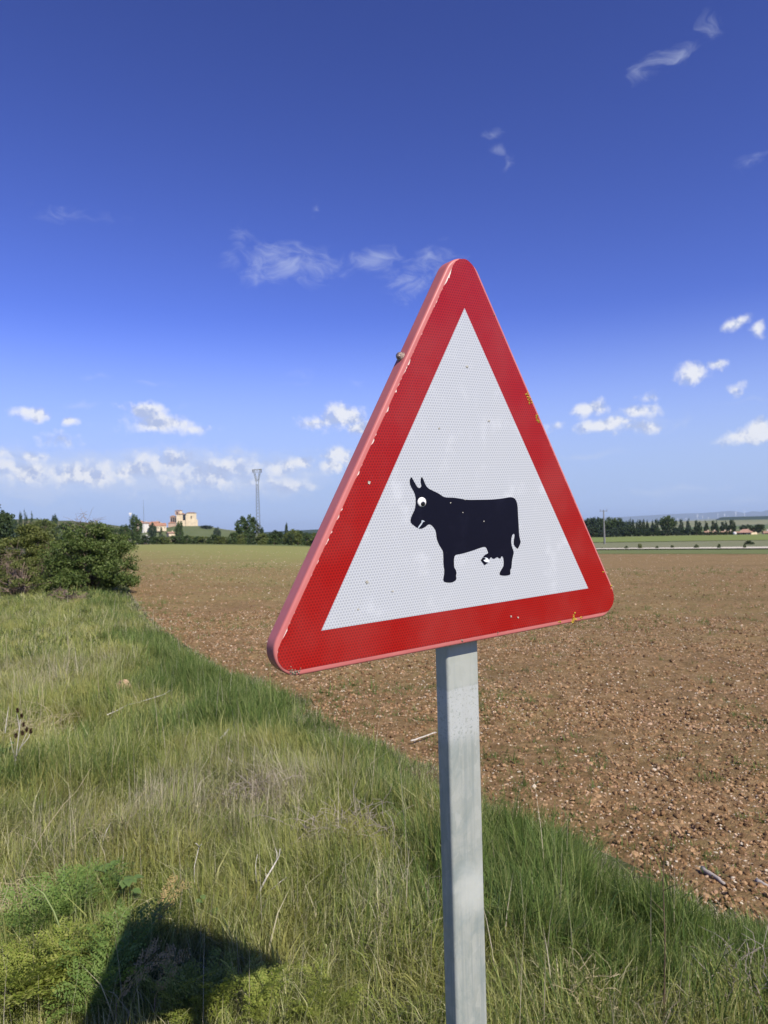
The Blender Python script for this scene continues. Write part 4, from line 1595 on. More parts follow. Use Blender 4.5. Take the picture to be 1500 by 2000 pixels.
def build_hills():
    hm = meadow_mat('hill_grass', (.09, .115, .045), (.13, .15, .065), (.22, .19, .12), .03)
    ridge('hill', 'green hill carrying the church and village', CHURCH_HILL, 900, 160, hm)
    ridge('wooded_hill', 'low scrubby hill behind the left thicket', [(-250, 1020), (-60, 1012), (60, 1014), (130, 1017), (200, 1023), (250, 1031), (280, 1040)], 640, 120, meadow_mat('scrub_hill', (.05, .075, .03), (.09, .11, .05), (.13, .12, .07), .05), jag=.25)
    fg = meadow_mat('far_forest', (.022, .04, .02), (.035, .055, .026), (.05, .06, .035), .01)
    ridge('forest_ridge', 'dark forested ridge under the wind turbines', [(1372, 1018), (1400, 1010.5), (1430, 1009.5), (1470, 1008.5), (1520, 1007), (1700, 1004), (1900, 1008)], 4200, 500, fg, jag=.1)
    fp = meadow_mat('far_fields', (.13, .16, .07), (.24, .23, .13), (.06, .08, .04), .006)
    ridge('farmland_rise', 'pale patchwork of far fields below the forested ridge', [(1200, 1024), (1300, 1019), (1390, 1016.5), (1460, 1015.5), (1600, 1012), (1800, 1010)], 2600, 500, fp, jag=.15)
    ridge('far_rise', 'low dark rise on the horizon behind the hedge', [(380, 1046), (470, 1041), (560, 1037), (620, 1034), (700, 1032), (800, 1030.5), (900, 1028), (1060, 1024), (1180, 1021), (1300, 1017)], 3600, 500, fg, jag=.15)
    ridge('turbine_ridge', 'distant plateau carrying the wind turbines', [(1100, 1025), (1250, 1019.5), (1330, 1016.5), (1360, 1015), (1400, 1013.5), (1460, 1011.5), (1560, 1008), (1800, 1004)], 11500, 1500, fp)
    ridge('mountain_range', 'pale blue mountain range on the horizon', [(700, 1030), (900, 1022), (1100, 1015), (1200, 1010.5), (1250, 1007.5), (1300, 1004.5), (1345, 1002.5), (1375, 1002), (1400, 1000), (1425, 998), (1440, 999), (1455, 1002), (1472, 998.5), (1488, 1000), (1500, 996.5), (1540, 994), (1600, 998), (1750, 992), (1950, 1000)],
          26000, 5000, meadow_mat('mountain', (.06, .08, .05), (.10, .10, .07), (.12, .12, .10), .0006), jag=.05)


build_hills()


# ------------------------------------------------------------------ village, farm, pylons, turbines
def gable_house(name, label, px, r, base, left, right, eave, ridge_py, wallm, roofm, rot=0.25, depth=8.0, wins=3, cat='house', group=None):
    g = at_range(px, r)
    bz = min(height_at(px, base, r), g.z if base > 1036 else 1e9)
    w = (right - left) / F_PX * r
    he = height_at(px, eave, r) - bz
    hr = height_at(px, ridge_py, r) - bz
    o = empty(name, (g.x, g.y, bz), -math.atan2(g.x, g.y) + rot)
    mb = MB()
    mb.box(0, 0, he / 2 - .5, w, depth, he + 1.0)
    # gable ends
    for sx in (-1, 1):
        x = sx * (w / 2 - .15)
        mb.poly([(x - .14, -depth / 2 + .02, he), (x - .14, depth / 2 - .02, he), (x - .14, 0, hr - .15)])
        mb.poly([(x + .14, -depth / 2 + .02, he), (x + .14, 0, hr - .15), (x + .14, depth / 2 - .02, he)])
    mb.build('wall', wallm, o)
    rf = MB()
    ov = .5
    for sy in (-1, 1):
        y0, y1 = sy * (depth / 2 + ov), 0
        z0 = he - ov * (hr - he) / (depth / 2)
        a = [(-w / 2 - ov, y0, z0), (w / 2 + ov, y0, z0), (w / 2 + ov, y1, hr), (-w / 2 - ov, y1, hr)]
        b0 = len(rf.v)
        rf.v += a + [(x, y, z + .25) for x, y, z in a]
        for q in ((0, 1, 2, 3), (7, 6, 5, 4), (0, 4, 5, 1), (1, 5, 6, 2), (2, 6, 7, 3), (3, 7, 4, 0)):
            rf.face(*[b0 + i for i in q])
    rfo = rf.build('roof', roofm, o)
    ch = MB()
    ch.box(w * .2, depth * .12, hr + .3, .9, .9, 1.6)
    ch.build('chimney', wallm, rfo)
    for k in range(wins):
        x = -w / 2 + (k + .5) * w / wins
        f_ = MB()
        f_.box(x, -depth / 2 - .03, he * .55, 1.1, .10, 1.4)
        wo = f_.build('window', MATS['window_frame'], o)
        p_ = MB()
        p_.box(x, -depth / 2 - .06, he * .55, .8, .08, 1.1)
        p_.build('pane', MATS['dark_glass_and_shade'], wo)
    d_ = MB()
    d_.box(-w * .5 + w / wins, -depth / 2 - .04, 1.05, 1.1, .10, 2.1)
    d_.build('door', MATS['old_wood'], o)
    tag(o, label, cat, group)
    return o


def build_village():
    simple('window_frame', (.45, .40, .33), .8)
    simple('dark_glass_and_shade', (.02, .025, .03), .2, .5)  # window panes, and the shade colour of the church openings
    simple('old_wood', (.10, .06, .035), .8)
    cream = simple('cream_stone', (.60, .50, .34), .9, .1, .15, .3)
    pinkst = simple('pink_stone', (.42, .30, .22), .9, .1, .2, .3)
    white = simple('white_render', (.62, .60, .55), .8, .2, .06, .3)
    tile = simple('clay_tiles', (.36, .19, .12), .9, .1, .3, .6)
    tile2 = simple('brown_tiles', (.30, .19, .13), .9, .1, .3, .6)
    R9 = 900.0
    k9 = R9 / F_PX
    # church: origin under the main block, local x across the view
    px0 = 358.0
    g = at_range(px0, R9)
    bz = height_at(px0, 1027.5, R9) - 1.5
    o = empty('church', (g.x, g.y, bz), -math.atan2(g.x, g.y))
    tag(o, 'large cream stone church with tower and arcade on the green hill', 'church')
    X = lambda px: (px - px0) * k9
    Z = lambda py: (1027.5 - py) * k9 + 1.5

    def blk(name, x0, x1, y0, y1, ztop, mat, parent=o, zb=-3.0):
        mb = MB()
        mb.box((X(x0) + X(x1)) / 2, (y0 + y1) / 2, (ztop + zb) / 2, X(x1) - X(x0), y1 - y0, ztop - zb)
        return mb.build(name, mat, parent)
    ap = blk('apse', 363.5, 382, -9, 9, Z(1003.5), cream)
    nv = blk('nave', 346, 363.2, -5.5, 12, Z(1005.5), cream)
    blk('buttress', 381.5, 384.5, -8.2, -5.5, Z(1016), cream)
    blk('buttress', 362.4, 364.4, -10, -8.6, Z(1008), cream)
    blk('chapel', 354.5, 363.4, -8.4, -5.3, Z(1017), cream)
    po = blk('porch', 334.6, 345.6, -4.0, 6, Z(1010), pinkst)
    tw = blk('tower', 343.6, 352.0, -1, 4.6, Z(999.2), pinkst, zb=Z(1006))
    blk('tower_front', 351.8, 356.5, -1.2, 4.4, Z(998.6), cream, zb=Z(1006))
    blk('lower_house', 331.5, 343.5, -16, -8, Z(1021.5), pinkst)

    def hip(name, x0, x1, y0, y1, z0, z1, mat, parent):
        a, b = X(x0) - .6, X(x1) + .6
        y0 -= .6
        y1 += .6
        cy = (y0 + y1) / 2
        i = min((b - a) * .3, (y1 - y0) * .4)
        mb = MB()
        mb.v += [(a, y0, z0), (b, y0, z0), (b, y1, z0), (a, y1, z0), (a + i, cy, z1), (b - i, cy, z1)]
        for q in ((3, 2, 1, 0), (0, 1, 5, 4), (1, 2, 5), (2, 3, 4, 5), (3, 0, 4)):
            mb.face(*q)
        return mb.build(name, mat, parent)
    hip('roof', 363.5, 382, -9, 9, Z(1003.6), Z(1001.6), tile2, ap)
    hip('roof', 346, 363.2, -5.5, 12, Z(1005.6), Z(1002.6), tile2, nv)
    hip('roof', 334.6, 345.6, -4.0, 6, Z(1010.1), Z(1007.2), tile2, po)
    hip('roof', 343.6, 356.5, -1.2, 4.6, Z(998.4), Z(997), tile2, tw)
    hip('roof', 331.5, 343.5, -16, -8, Z(1021.6), Z(1019.5), tile, o)
    for x0, x1 in ((335.8, 338.4), (339.4, 342.0), (342.9, 345.0)):
        blk('arch_shade', x0, x1, -4.3, -3.9, Z(1011.5), MATS['dark_glass_and_shade'], po, Z(1020))  # solid dark blocks stand in for the shade inside the arches
    blk('recess_shade', 357.6, 362.2, -5.75, -5.4, Z(1006.5), MATS['dark_glass_and_shade'], nv, Z(1016.5))  # dark slab on the flat nave wall, painted as shadow of a recess
    blk('belfry_shade', 346.2, 349.0, -1.25, -.9, Z(1000.8), MATS['dark_glass_and_shade'], tw, Z(1004))  # no hole cut: dark block gives the shade within the belfry
    blk('window', 371.8, 373.4, -9.2, -8.9, Z(1009), MATS['dark_glass_and_shade'], ap, Z(1014))
    # houses
    gable_house('white_house', 'white rendered village house with flat pale gable', 283, 860, 1038, 275.5, 291.5, 1022.5, 1019.5, white, tile2, .5, 9, 3)
    gable_house('village_house', 'cream village house with orange tiled roof below the church', 308, 850, 1036, 294, 322.5, 1027, 1022, cream, tile, .15, 10, 5)
    gable_house('village_house', 'upper orange roofed house behind the cream village house', 303, 880, 1036, 297, 312, 1021.5, 1018.8, cream, tile, -.2, 8, 3)
    gable_house('village_house', 'small pale house left of the white rendered house', 268, 880, 1040, 262, 274, 1026.5, 1023.5, cream, tile2, .2, 8, 2)
    gable_house('village_house', 'narrow cream house standing behind the white rendered house', 274, 900, 1040, 270, 279, 1021, 1018, cream, tile, -.3, 8, 2)
    gable_house('stone_barn', 'low stone barn at the foot of the church hill', 334, 640, 1046, 328, 341, 1041.5, 1039, cream, tile2, .3, 7, 2, 'barn')
    gable_house('white_barn', 'low white shed beside the field below the village', 284, 420, 1052, 279, 288, 1050.2, 1048.8, white, simple('grey_sheet', (.5, .5, .5)), .1, 6, 2, 'shed')
    # farm on the right
    gable_house('farmhouse', 'farmhouse with pinkish gable roof at the edge of the green field', 1463, 512, 1047, 1452, 1472, 1040, 1034, cream, simple('pink_tiles', (.45, .27, .19), .9, .1, .2, .5), -.5, 9, 3)
    gable_house('farm_shed', 'long low farm shed joined to the farmhouse yard', 1443, 516, 1047, 1438, 1454, 1041.5, 1038.5, cream, tile2, .1, 7, 3, 'shed')
    for px, w, nm in ((1381, 9, 'pale garden hut half hidden behind the farm bushes'), (1394, 7, 'small hut between garden bushes under the poplars'), (1414, 9, 'tan hut beside the white tank'), (1425, 9, 'low stone hut behind the white tank'), (1497, 10, 'white cottage right of the very dark tree')):
        gable_house('garden_hut', nm, px, 518, 1047, px - w / 2, px + w / 2, 1041, 1038, white if px > 1490 else cream, tile2, .2, 5, 2, 'hut')
    # white round tank
    g = at_range(1434.8, 496)
    rad = 3.1 / F_PX * 496
    z0 = height_at(1434.8, 1042.0, 496)
    o = empty('water_tank', (g.x, g.y, g.z))
    mb = MB()
    nn, rg = 20, 12
    for i in range(rg + 1):
        a = math.pi * i / rg
        for k in range(nn):
            mb.v.append((rad * math.sin(a) * math.cos(6.283 * k / nn), rad * math.sin(a) * math.sin(6.283 * k / nn), z0 - g.z + rad * math.cos(a)))
    for i in range(rg):
        for k in range(nn):
            mb.face(i * nn + k, (i + 1) * nn + k, (i + 1) * nn + (k + 1) % nn, i * nn + (k + 1) % nn)
    mb.build('tank', white, o, True)
    for k in range(4):
        a = k * math.pi / 2 + .4
        mb = MB()
        mb.tube([(rad * .6 * math.cos(a), rad * .6 * math.sin(a), -.1), (rad * .6 * math.cos(a), rad * .6 * math.sin(a), z0 - g.z - rad * .4)], .06, 6)
        mb.build('leg', MATS['window_frame'], o)
    tag(o, 'white round tank standing by the farm huts', 'tank')


def build_pylons():
    st = simple('tower_steel', (.17, .185, .19), .55, .5, .15, 1.0, 0, .4)
    cer = simple('insulator', (.10, .07, .06), .4, .5)
    r = 262.0
    g = at_range(504.5, r)
    H = height_at(501, 917, r) - g.z
    kx = r / F_PX
    o = empty('lattice_pylon', g, -math.atan2(g.x, g.y))
    tag(o, 'tall steel lattice pylon with V shaped head behind the hedge', 'pylon')
    wb, wt = 8.5 * kx / 2, 4.2 * kx / 2
    zn = H - 25 * kx                  # neck

    def half(z):
        return wb + (wt - wb) * min(1, z / zn)
    for sx in (-1, 1):
        for sy in (-1, 1):
            mb = MB()
            mb.tube([(sx * wb, sy * wb, -.5), (sx * wt, sy * wt, zn)], .10, 4)
            mb.build('leg', st, o)
    br = MB()
    z = .6
    while z < zn - .5:
        dz = half(z) * 2.0
        z2 = min(zn, z + dz)
        a, b = half(z), half(z2)
        for (x0, y0, x1, y1) in ((-1, -1, 1, -1), (1, -1, 1, 1), (1, 1, -1, 1), (-1, 1, -1, -1)):
            br.tube([(x0 * a, y0 * a, z), (x1 * b, y1 * b, z2)], .055, 4, False)
            br.tube([(x1 * a, y1 * a, z), (x0 * b, y0 * b, z2)], .055, 4, False)
        z = z2
    tag(br.build('bracing', st, o), kind='stuff')
    # V head: two arms and the beam
    for sx in (-1, 1):
        mb = MB()
        for sy in (-1, 1):
            mb.tube([(sx * wt, sy * wt, zn), (sx * 7.5 * kx, sy * wt, H - 1.0 * kx)], .10, 4)
            mb.tube([(sx * wt * .2, sy * wt, zn + 2.5 * kx), (sx * 4.2 * kx, sy * wt, H - 1.0 * kx)], .07, 4)
            for q in range(5):
                u0, u1 = q / 5, (q + 1) / 5
                A = lambda u: Vector((sx * (wt + (7.5 * kx - wt) * u), sy * wt, zn + (H - kx - zn) * u))
                B = lambda u: Vector((sx * (wt * .2 + (4.2 * kx - wt * .2) * u), sy * wt, zn + 2.5 * kx + (H - 3.5 * kx - zn) * u))
                mb.tube([A(u0), B(u1)], .05, 4, False)
                mb.tube([A(u1), B(u1)], .05, 4, False)
        mb.build('head_arm', st, o)
    mb = MB()
    for sy in (-1, 1):
        mb.tube([(-9.2 * kx, sy * wt, H - .6 * kx), (9.2 * kx, sy * wt, H + .6 * kx)], .13, 4)
    mb.tube([(-9.2 * kx, -wt, H - .6 * kx), (-9.2 * kx, wt, H - .6 * kx)], .08, 4)
    mb.tube([(9.2 * kx, -wt, H + .6 * kx), (9.2 * kx, wt, H + .6 * kx)], .08, 4)
    mb.build('crossbeam', st, o)
    for x in (-8.5, 0, 8.5):
        mb = MB()
        mb.tube([(x * kx, 0, H - .2), (x * kx, 0, H - 1.3)], .09, 6)
        mb.build('insulator', cer, o)
    # single pole on the right
    r = 240.0
    g = at_range(1180, r)
    H = height_at(1179, 997, r) - g.z
    o = empty('power_pole', g, -math.atan2(g.x, g.y) + .25)
    tag(o, 'slim concrete power pole with short crossarm in the rough meadow', 'power pole')
    mb = MB()
    mb.tube([(0, 0, -.5), (0, 0, H)], [.33, .16], 8)
    mb.build('pole', simple('concrete', (.20, .20, .195), .9, .1, .15, 2), o)
    mb = MB()
    mb.box(0, 0, H - .2, 2.3, .16, .16)
    mb.build('crossarm', st, o)
    for x in (-1.05, 0, 1.05):
        mb = MB()
        mb.tube([(x, 0, H - .1), (x, 0, H + .35)], [.08, .05], 6)
        mb.build('insulator', cer, o)
    # thin mast and the pole with a white head above the village
    g = at_range(281, 800)
    H = height_at(281, 977, 800) - g.z
    o = empty('antenna_mast', g)
    tag(o, 'very thin antenna mast rising above the village roofs', 'mast')
    mb = MB()
    mb.tube([(0, 0, -.5), (0, 0, H)], [.22, .12], 6)
    mb.build('mast', st, o)
    for k in range(3):
        mb = MB()
        a = k * 2.094
        mb.tube([(0, 0, H * .85), (math.cos(a) * 5, math.sin(a) * 5, 0)], .03, 3)
        mb.build('guy_wire', st, o)
    g = at_range(255, 620)
    H = height_at(255, 1003, 620) - g.z
    o = empty('floodlight_pole', g, .3)
    tag(o, 'pole with a white lamp head above the feathery village tree', 'lamp post')
    mb = MB()
    mb.tube([(0, 0, -.5), (0, 0, H)], [.16, .10], 6)
    mb.build('pole', st, o)
    mb = MB()
    mb.box(0, 0, H, 2.0, .6, 1.3)
    mb.box(0, -.1, H - 1.3, 1.2, .4, .9)
    mb.build('lamp_head', MATS['white_render'], o)


def build_turbines():
    wh = simple('turbine_white', (.85, .86, .88), .5, .4, .03, .1)
    r = 11500.0
    kx = r / F_PX
    for q, (px, hub, base) in enumerate(((1363, 1005.5, 1013.6), (1373, 1008.5, 1013.4), (1403, 1004.5, 1012.8), (1416, 1004.5, 1012.4), (1438, 1001.5, 1011.9), (1455, 999.5, 1011.5), (1324, 1013, 1016.0), (1340, 1012.5, 1015.5), (1423, 1008, 1012.2), (1384, 1011, 1013.4))):
        d = pdir(px, HOR)
        h = math.hypot(d.x, d.y)
        bz = height_at(px, base, r) - 4
        H = height_at(px, hub, r) - bz
        o = empty('wind_turbine', (d.x / h * r, d.y / h * r, bz), 0.5 + .1 * (q % 3))
        tag(o, 'tiny white wind turbine on the hazy skyline', 'wind turbine', 'wind turbines on the skyline')
        mb = MB()
        mb.tube([(0, 0, -5), (0, 0, H)], [3.4, 2.0], 10)
        mb.build('tower', wh, o, True)
        mb = MB()
        mb.box(0, 1.5, H + 1.5, 4, 11, 4)
        mb.build('nacelle', wh, o)
        hb = MB()
        hb.tube([(0, -4, H + 1.5), (0, -6.5, H + 1.5)], [2.2, .8], 10)
        hb.build('hub', wh, o)
        L = H * .55
        for k in range(3):
            a = k * 2.0944 + q * .7
            dx, dz = math.sin(a), math.cos(a)
            mb = MB()
            mb.v += [(-dz * 1.0, -5.2, H + 1.5 + dx * 1.0), (dz * 1.0, -5.2, H + 1.5 - dx * 1.0), (dx * L * .25 + dz * 2.6, -5.0, H + 1.5 + dz * L * .25 - dx * 2.6), (dx * L, -5.2, H + 1.5 + dz * L), (dx * L * .25 - dz * 1.0, -5.0, H + 1.5 + dz * L * .25 + dx * 1.0)]
            n = len(mb.v)
            mb.v += [(x, y + .8, z) for x, y, z in mb.v]
            mb.face(*range(n))
            mb.face(*range(2 * n - 1, n - 1, -1))
            for i in range(n):
                j = (i + 1) % n
                mb.face(j, i, n + i, n + j)
            mb.build('blade', wh, o)


build_village()
build_pylons()
build_turbines()


# ------------------------------------------------------------------ single plants, sticks and stones on the verge
def frond_mesh(name, seed, L, mat, pairs=8, width=.42, leaf=.019):
    """a twice-cut feathery leaf: midrib, side ribs and small leaflets"""
    rng = random.Random(seed)
    mb = MB()
    bend = rng.uniform(.5, 1.0)
    side = rng.uniform(-.25, .25)

    def rib(u):
        return Vector((side * L * u * u, L * u * (1 - .25 * u * bend), L * (.62 * u - .45 * bend * u * u)))
    mb.tube([rib(k / 6) for k in range(7)], [.0022, .002, .0018, .0015, .0012, .001, .0006], 4, False)
    for k in range(pairs):
        u = .16 + .8 * k / (pairs - 1)
        pl = L * width * math.sin(math.pi * min(1, .18 + .86 * (1 - u))) * rng.uniform(.8, 1.1)
        b = rib(u)
        t = (rib(min(1, u + .05)) - rib(u - .05)).normalized()
        for s_ in (-1, 1):
            dirv = (Vector((s_, 0, rng.uniform(-.05, .25))) + t * .75).normalized()
            m = max(4, int(pl / (leaf * .8)))
            for q in range(1, m + 1):
                p = b + dirv * pl * q / m + Vector((0, 0, -.15 * pl * (q / m) ** 2))
                for w_ in ((-1, 1) if q < m else (0,)):
                    ld = (dirv * .8 + t.cross(dirv).cross(dirv) * 0 + (t * w_) * .8 + Vector((0, 0, rng.uniform(-.3, .3)))).normalized()
                    ll = leaf * rng.uniform(.8, 1.5) * (1.15 - .5 * q / m)
                    nr = ld.cross(Vector((rng.uniform(-.4, .4), rng.uniform(-.4, .4), 1))).normalized() * ll * .24
                    b0 = len(mb.v)
                    mb.v += [tuple(p), tuple(p + ld * ll * .5 + nr), tuple(p + ld * ll), tuple(p + ld * ll * .5 - nr)]
                    mb.face(b0, b0 + 1, b0 + 2, b0 + 3)
    return mb.mesh(name, mat)


def build_plants():
    rng = random.Random(21)
    FG = leafy('frond_green', [(.10, .17, .035), (.15, .23, .05), (.20, .27, .07)], None, 1, .35)
    FY = leafy('frond_yellow', [(.19, .25, .04), (.27, .32, .06), (.35, .36, .10)], None, 1, .4)
    FT = leafy('frond_tan', [(.34, .24, .09), (.42, .32, .13), (.30, .22, .10)], None, 1, .3)
    fr = {m.name: [frond_mesh('frond', 400 + i, .30, m) for i in range(4)] for m in (FG, FY, FT)}

    def plant(px, py, mat, n, size, label, upright=.0):
        g = ground_at(px, py)
        o = empty('wild_carrot', g)
        for k in range(n):
            f = link('frond', rng.choice(fr[mat.name]), o)
            a = k * 2.4 + rng.uniform(-.4, .4)
            f.rotation_euler = (rng.uniform(-.1, .6) + upright, rng.uniform(-.2, .2), a)
            s_ = size * rng.uniform(.5, 1.0)
            f.scale = (s_, s_, s_)
            f.location = (rng.gauss(0, .02), rng.gauss(0, .02), rng.uniform(.0, .10))
        tag(o, label, 'plant')
    plant(115, 1850, FG, 17, 1.0, 'bushy feathery green plant left of the sign shadow', .25)
    plant(60, 1880, FG, 14, .9, 'feathery green plant with arching leaves growing beside dry tangled grass', .2)
    plant(175, 1800, FG, 14, .9, 'feathery plant behind the apex of the sign shadow', .25)
    plant(70, 1990, FY, 20, 1.0, 'yellow green ferny plant in full sun below the feathery green plant', .15)
    plant(135, 1945, FY, 16, .9, 'yellow green ferny plant bordering the dark left edge of the sign shadow', .2)
    plant(15, 2010, FY, 16, 1.1, 'large yellowish ferny clump with spreading leaves', .1)
    plant(240, 1930, FG, 16, 1.0, 'dark feathery plant lying inside the sign shadow', .15)
    plant(200, 2010, FG, 14, 1.0, 'feathery green plant at the broad end of the sign shadow', .15)
    plant(330, 2010, FY, 14, .9, 'ferny plant half lit below the sign shadow', .15)
    plant(410, 2020, FY, 16, .9, 'bright yellow green ferny clump below the shadow base', .2)
    plant(520, 2020, FY, 14, .8, 'ferny yellow green plant growing among bright grass blades', .25)
    plant(965, 1850, FG, 12, .5, 'small vivid green leafy plant right of the post', .3)
    plant(640, 2010, FY, 12, .7, 'small ferny plant in sunny grass between shadow and post', .25)
    # tan dying leaves lying across the shadow
    for (px, py, a, s_, lb) in ((225, 1935, -.9, .8, 'tan withered fern leaf lying across the sign shadow'), (295, 1790, -.6, .75, 'small golden withered leaf tip at the shadow apex'), (300, 1925, -.55, .6, 'second tan withered leaf crossing the shadow')):
        g = ground_at(px, py, .22)
        o = empty('withered_leaf', (g.x, g.y, g.z))
        f = link('leaf', fr['frond_tan'][int(px) % 4], o)
        f.rotation_euler = (.35, .1, a)
        f.scale = (s_, s_, s_)
        f.location = (0, 0, .17)
        st = MB()
        st.tube([(0, 0, -.02), (0, 0, .1), (.004, .0, .172)], [.002, .002, .0018], 5)
        st.build('stalk', MATS['bare_twigs'], o)
        tag(o, lb, 'leaf')
    # broad soft leaves
    BL = leafy('broad_leaf', [(.09, .17, .045), (.13, .21, .06), (.17, .24, .09)], None, 1, .35)

    def broad(px, py, n, size, label):
        g = ground_at(px, py)
        o = empty('leafy_weed', g)
        mb = MB()
        mb.tube([(0, 0, -.02), (.005, 0, .12)], [.003, .002], 5)
        mb.build('stem', BL, o)
        for k in range(n):
            mb = MB()
            a = k * 2.4
            d = Vector((math.cos(a), math.sin(a), rng.uniform(.1, .9))).normalized()
            b = Vector((d.x * .02, d.y * .02, rng.uniform(.04, .20)))
            sd_ = d.cross(Vector((0, 0, 1))).normalized()
            L = size * rng.uniform(.7, 1.2)
            pr = [(0, .05), (.25, .30), (.5, .38), (.75, .26), (1, .0)]
            for u, w in pr:
                c = b + d * L * u + Vector((0, 0, -.35 * L * u * u))
                mb.v += [tuple(c - sd_ * L * w + Vector((0, 0, L * w * .25))), tuple(c), tuple(c + sd_ * L * w + Vector((0, 0, L * w * .25)))]
            for i in range(4):
                q = i * 3
                mb.face(q, q + 1, q + 4, q + 3)
                mb.face(q + 1, q + 2, q + 5, q + 4)
            mb.build('leaf', BL, o, True)
        tag(o, label, 'weed')
    broad(215, 1775, 16, .07, 'soft broad leaved weed behind the feathery plants')
    broad(250, 1790, 14, .06, 'broad leaved weed just above the shadow apex')
    broad(405, 1845, 9, .045, 'pale broad leaved weed in the grass right of the shadow apex')
    broad(8, 1500, 12, .08, 'pale green broad leaved weed beside the dead teasel')

    # ---- dead stems
    pale = simple('bleached_stem', (.55, .51, .44), .9, .1, .3, 30)
    brown = simple('brown_stem', (.13, .09, .06), .9, .1, .3, 30)
    straw = simple('straw_stem', (.40, .34, .21), .9, .1, .25, 30)
    green = simple('green_stem', (.22, .27, .10), .8, .2, .25, 30)

    def stem_thing(name, label, base, paths, mat, cat='dead stem', partname='branch'):
        """paths: list of pixel polylines [(px,py)...] with base radius; every point at the plant's own range"""
        g = ground_at(*base)
        r = math.hypot(g.x, g.y)
        o = empty(name, g)
        fwd = Vector((g.x, g.y, 0)).normalized()
        for q, (pts, rad) in enumerate(paths):
            P = []
            for k, (px, py) in enumerate(pts):
                d = pdir(px, py)
                # plane through the plant, facing the viewer, gently wandering in depth
                kk = (r + .03 * math.sin(k * 1.7 + q)) / d.dot(fwd)
                P.append(Vector((d.x * kk, d.y * kk, EYE + d.z * kk)) - g)
            n = len(P)
            mb = MB()
            mb.tube(P, [rad * (1 - .65 * i / max(1, n - 1)) * rng.uniform(.85, 1.15) for i in range(n)], 6)
            mb.build(partname if q else 'stem', mat, o, True)
        tag(o, label, cat)
        return o
    stem_thing('dead_twig', 'forked bleached dead twig standing in the grass', (488, 1792),
               [([(488, 1792), (496, 1768), (505, 1745), (520, 1715), (535, 1690), (545, 1672), (547, 1658)], .0060), ([(502, 1742), (500, 1715), (499, 1690), (503, 1668)], .0032), ([(520, 1745), (535, 1733), (548, 1722), (560, 1713)], .0030), ([(482, 1785), (479, 1770), (478, 1765)], .003), ([(540, 1680), (541, 1665), (537, 1655)], .0022), ([(520, 1712), (518, 1700), (520, 1690)], .002)], pale, 'twig')
    stem_thing('dead_stalk', 'single pale dead stalk with a knobbed top', (381, 1765), [([(382, 1765), (381, 1740), (379, 1715), (380, 1690), (386, 1665), (389, 1652)], .0038), ([(376, 1762), (377, 1748), (380, 1735)], .003), ([(389, 1655), (384, 1648), (381, 1647)], .003), ([(389, 1655), (394, 1648)], .003)], pale, 'stalk')
    stem_thing('dead_stalk', 'short whitish dead stalk with ragged bark', (199, 1675), [([(199, 1675), (200, 1650), (203, 1635), (209, 1620), (217, 1606)], .0045), ([(201, 1648), (198, 1636), (201, 1628)], .003)], pale, 'stalk')
    stem_thing('tall_stem', 'tall thin dark stem with few side twigs right of the post', (1296, 2005), [([(1296, 2010), (1297, 1960), (1298, 1900), (1299, 1840), (1297, 1780), (1295, 1720), (1297, 1670), (1302, 1635), (1310, 1615)], .0032), ([(1296, 1720), (1275, 1715), (1255, 1712), (1235, 1714)], .0016), ([(1295, 1740), (1315, 1730), (1335, 1724)], .0014), ([(1296, 1690), (1288, 1665), (1280, 1650)], .0016), ([(1297, 1780), (1280, 1765), (1262, 1745)], .0014)], brown, 'stem')
    stem_thing('leaning_stalk', 'thick greenish stalk leaning in front of the feathery plants', (150, 1905), [([(150, 1905), (137, 1870), (120, 1820), (105, 1780), (85, 1745), (60, 1728), (46, 1714)], .0052), ([(60, 1728), (52, 1715), (50, 1705)], .002)], green, 'stalk')
    stem_thing('leaning_stalk', 'thin green stalk rising from the feathery plants', (152, 1880), [([(150, 1885), (152, 1850), (157, 1820), (146, 1770)], .0022)], green, 'stalk')
    stem_thing('bent_straw', 'long straw arching diagonally over the dry grass', (20, 1760), [([(20, 1762), (40, 1715), (62, 1662), (95, 1610), (125, 1570), (150, 1545), (178, 1500)], .0024)], straw, 'straw')
    stem_thing('bent_straw', 'straw arching towards the twig from the tangled grass', (75, 1720), [([(72, 1718), (105, 1680), (140, 1655), (175, 1625), (200, 1605)], .0022)], straw, 'straw')
    stem_thing('bent_straw', 'bleached straw rising behind the short whitish stalk', (240, 1665), [([(240, 1668), (245, 1630), (252, 1600), (265, 1565), (292, 1535)], .0022)], straw, 'straw')
    stem_thing('bent_straw', 'upright straw with drooping head in the middle of the verge', (242, 1640), [([(240, 1640), (239, 1600), (238, 1560), (240, 1525)], .0022)], straw, 'straw')
    for k, (px, py, h, dx) in enumerate(((20, 1440, 120, 8), (45, 1440, 130, -12), (75, 1460, 150, 14), (100, 1380, 110, 8), (15, 1330, 90, -4), (70, 1400, 130, 20), (115, 1440, 120, 22), (140, 1560, 120, -8), (215, 1560, 120, 10), (195, 1390, 90, -6), (130, 1330, 80, 10), (305, 1590, 60, 14), (655, 1520, 45, 6), (700, 1570, 60, -8), (1180, 1850, 80, -28), (1205, 1860, 90, -34), (1255, 1850, 70, -20))):
        stem_thing('straw_stalk', 'dry upright straw stalk standing above the verge grass', (px, py), [([(px, py), (px + dx * .3, py - h * .4), (px + dx * .6, py - h * .75), (px + dx, py - h)], .0020 * max(1, ground_at(px, py).y / 4.5))], straw, 'straw')['group'] = 'straw stalks on the verge'
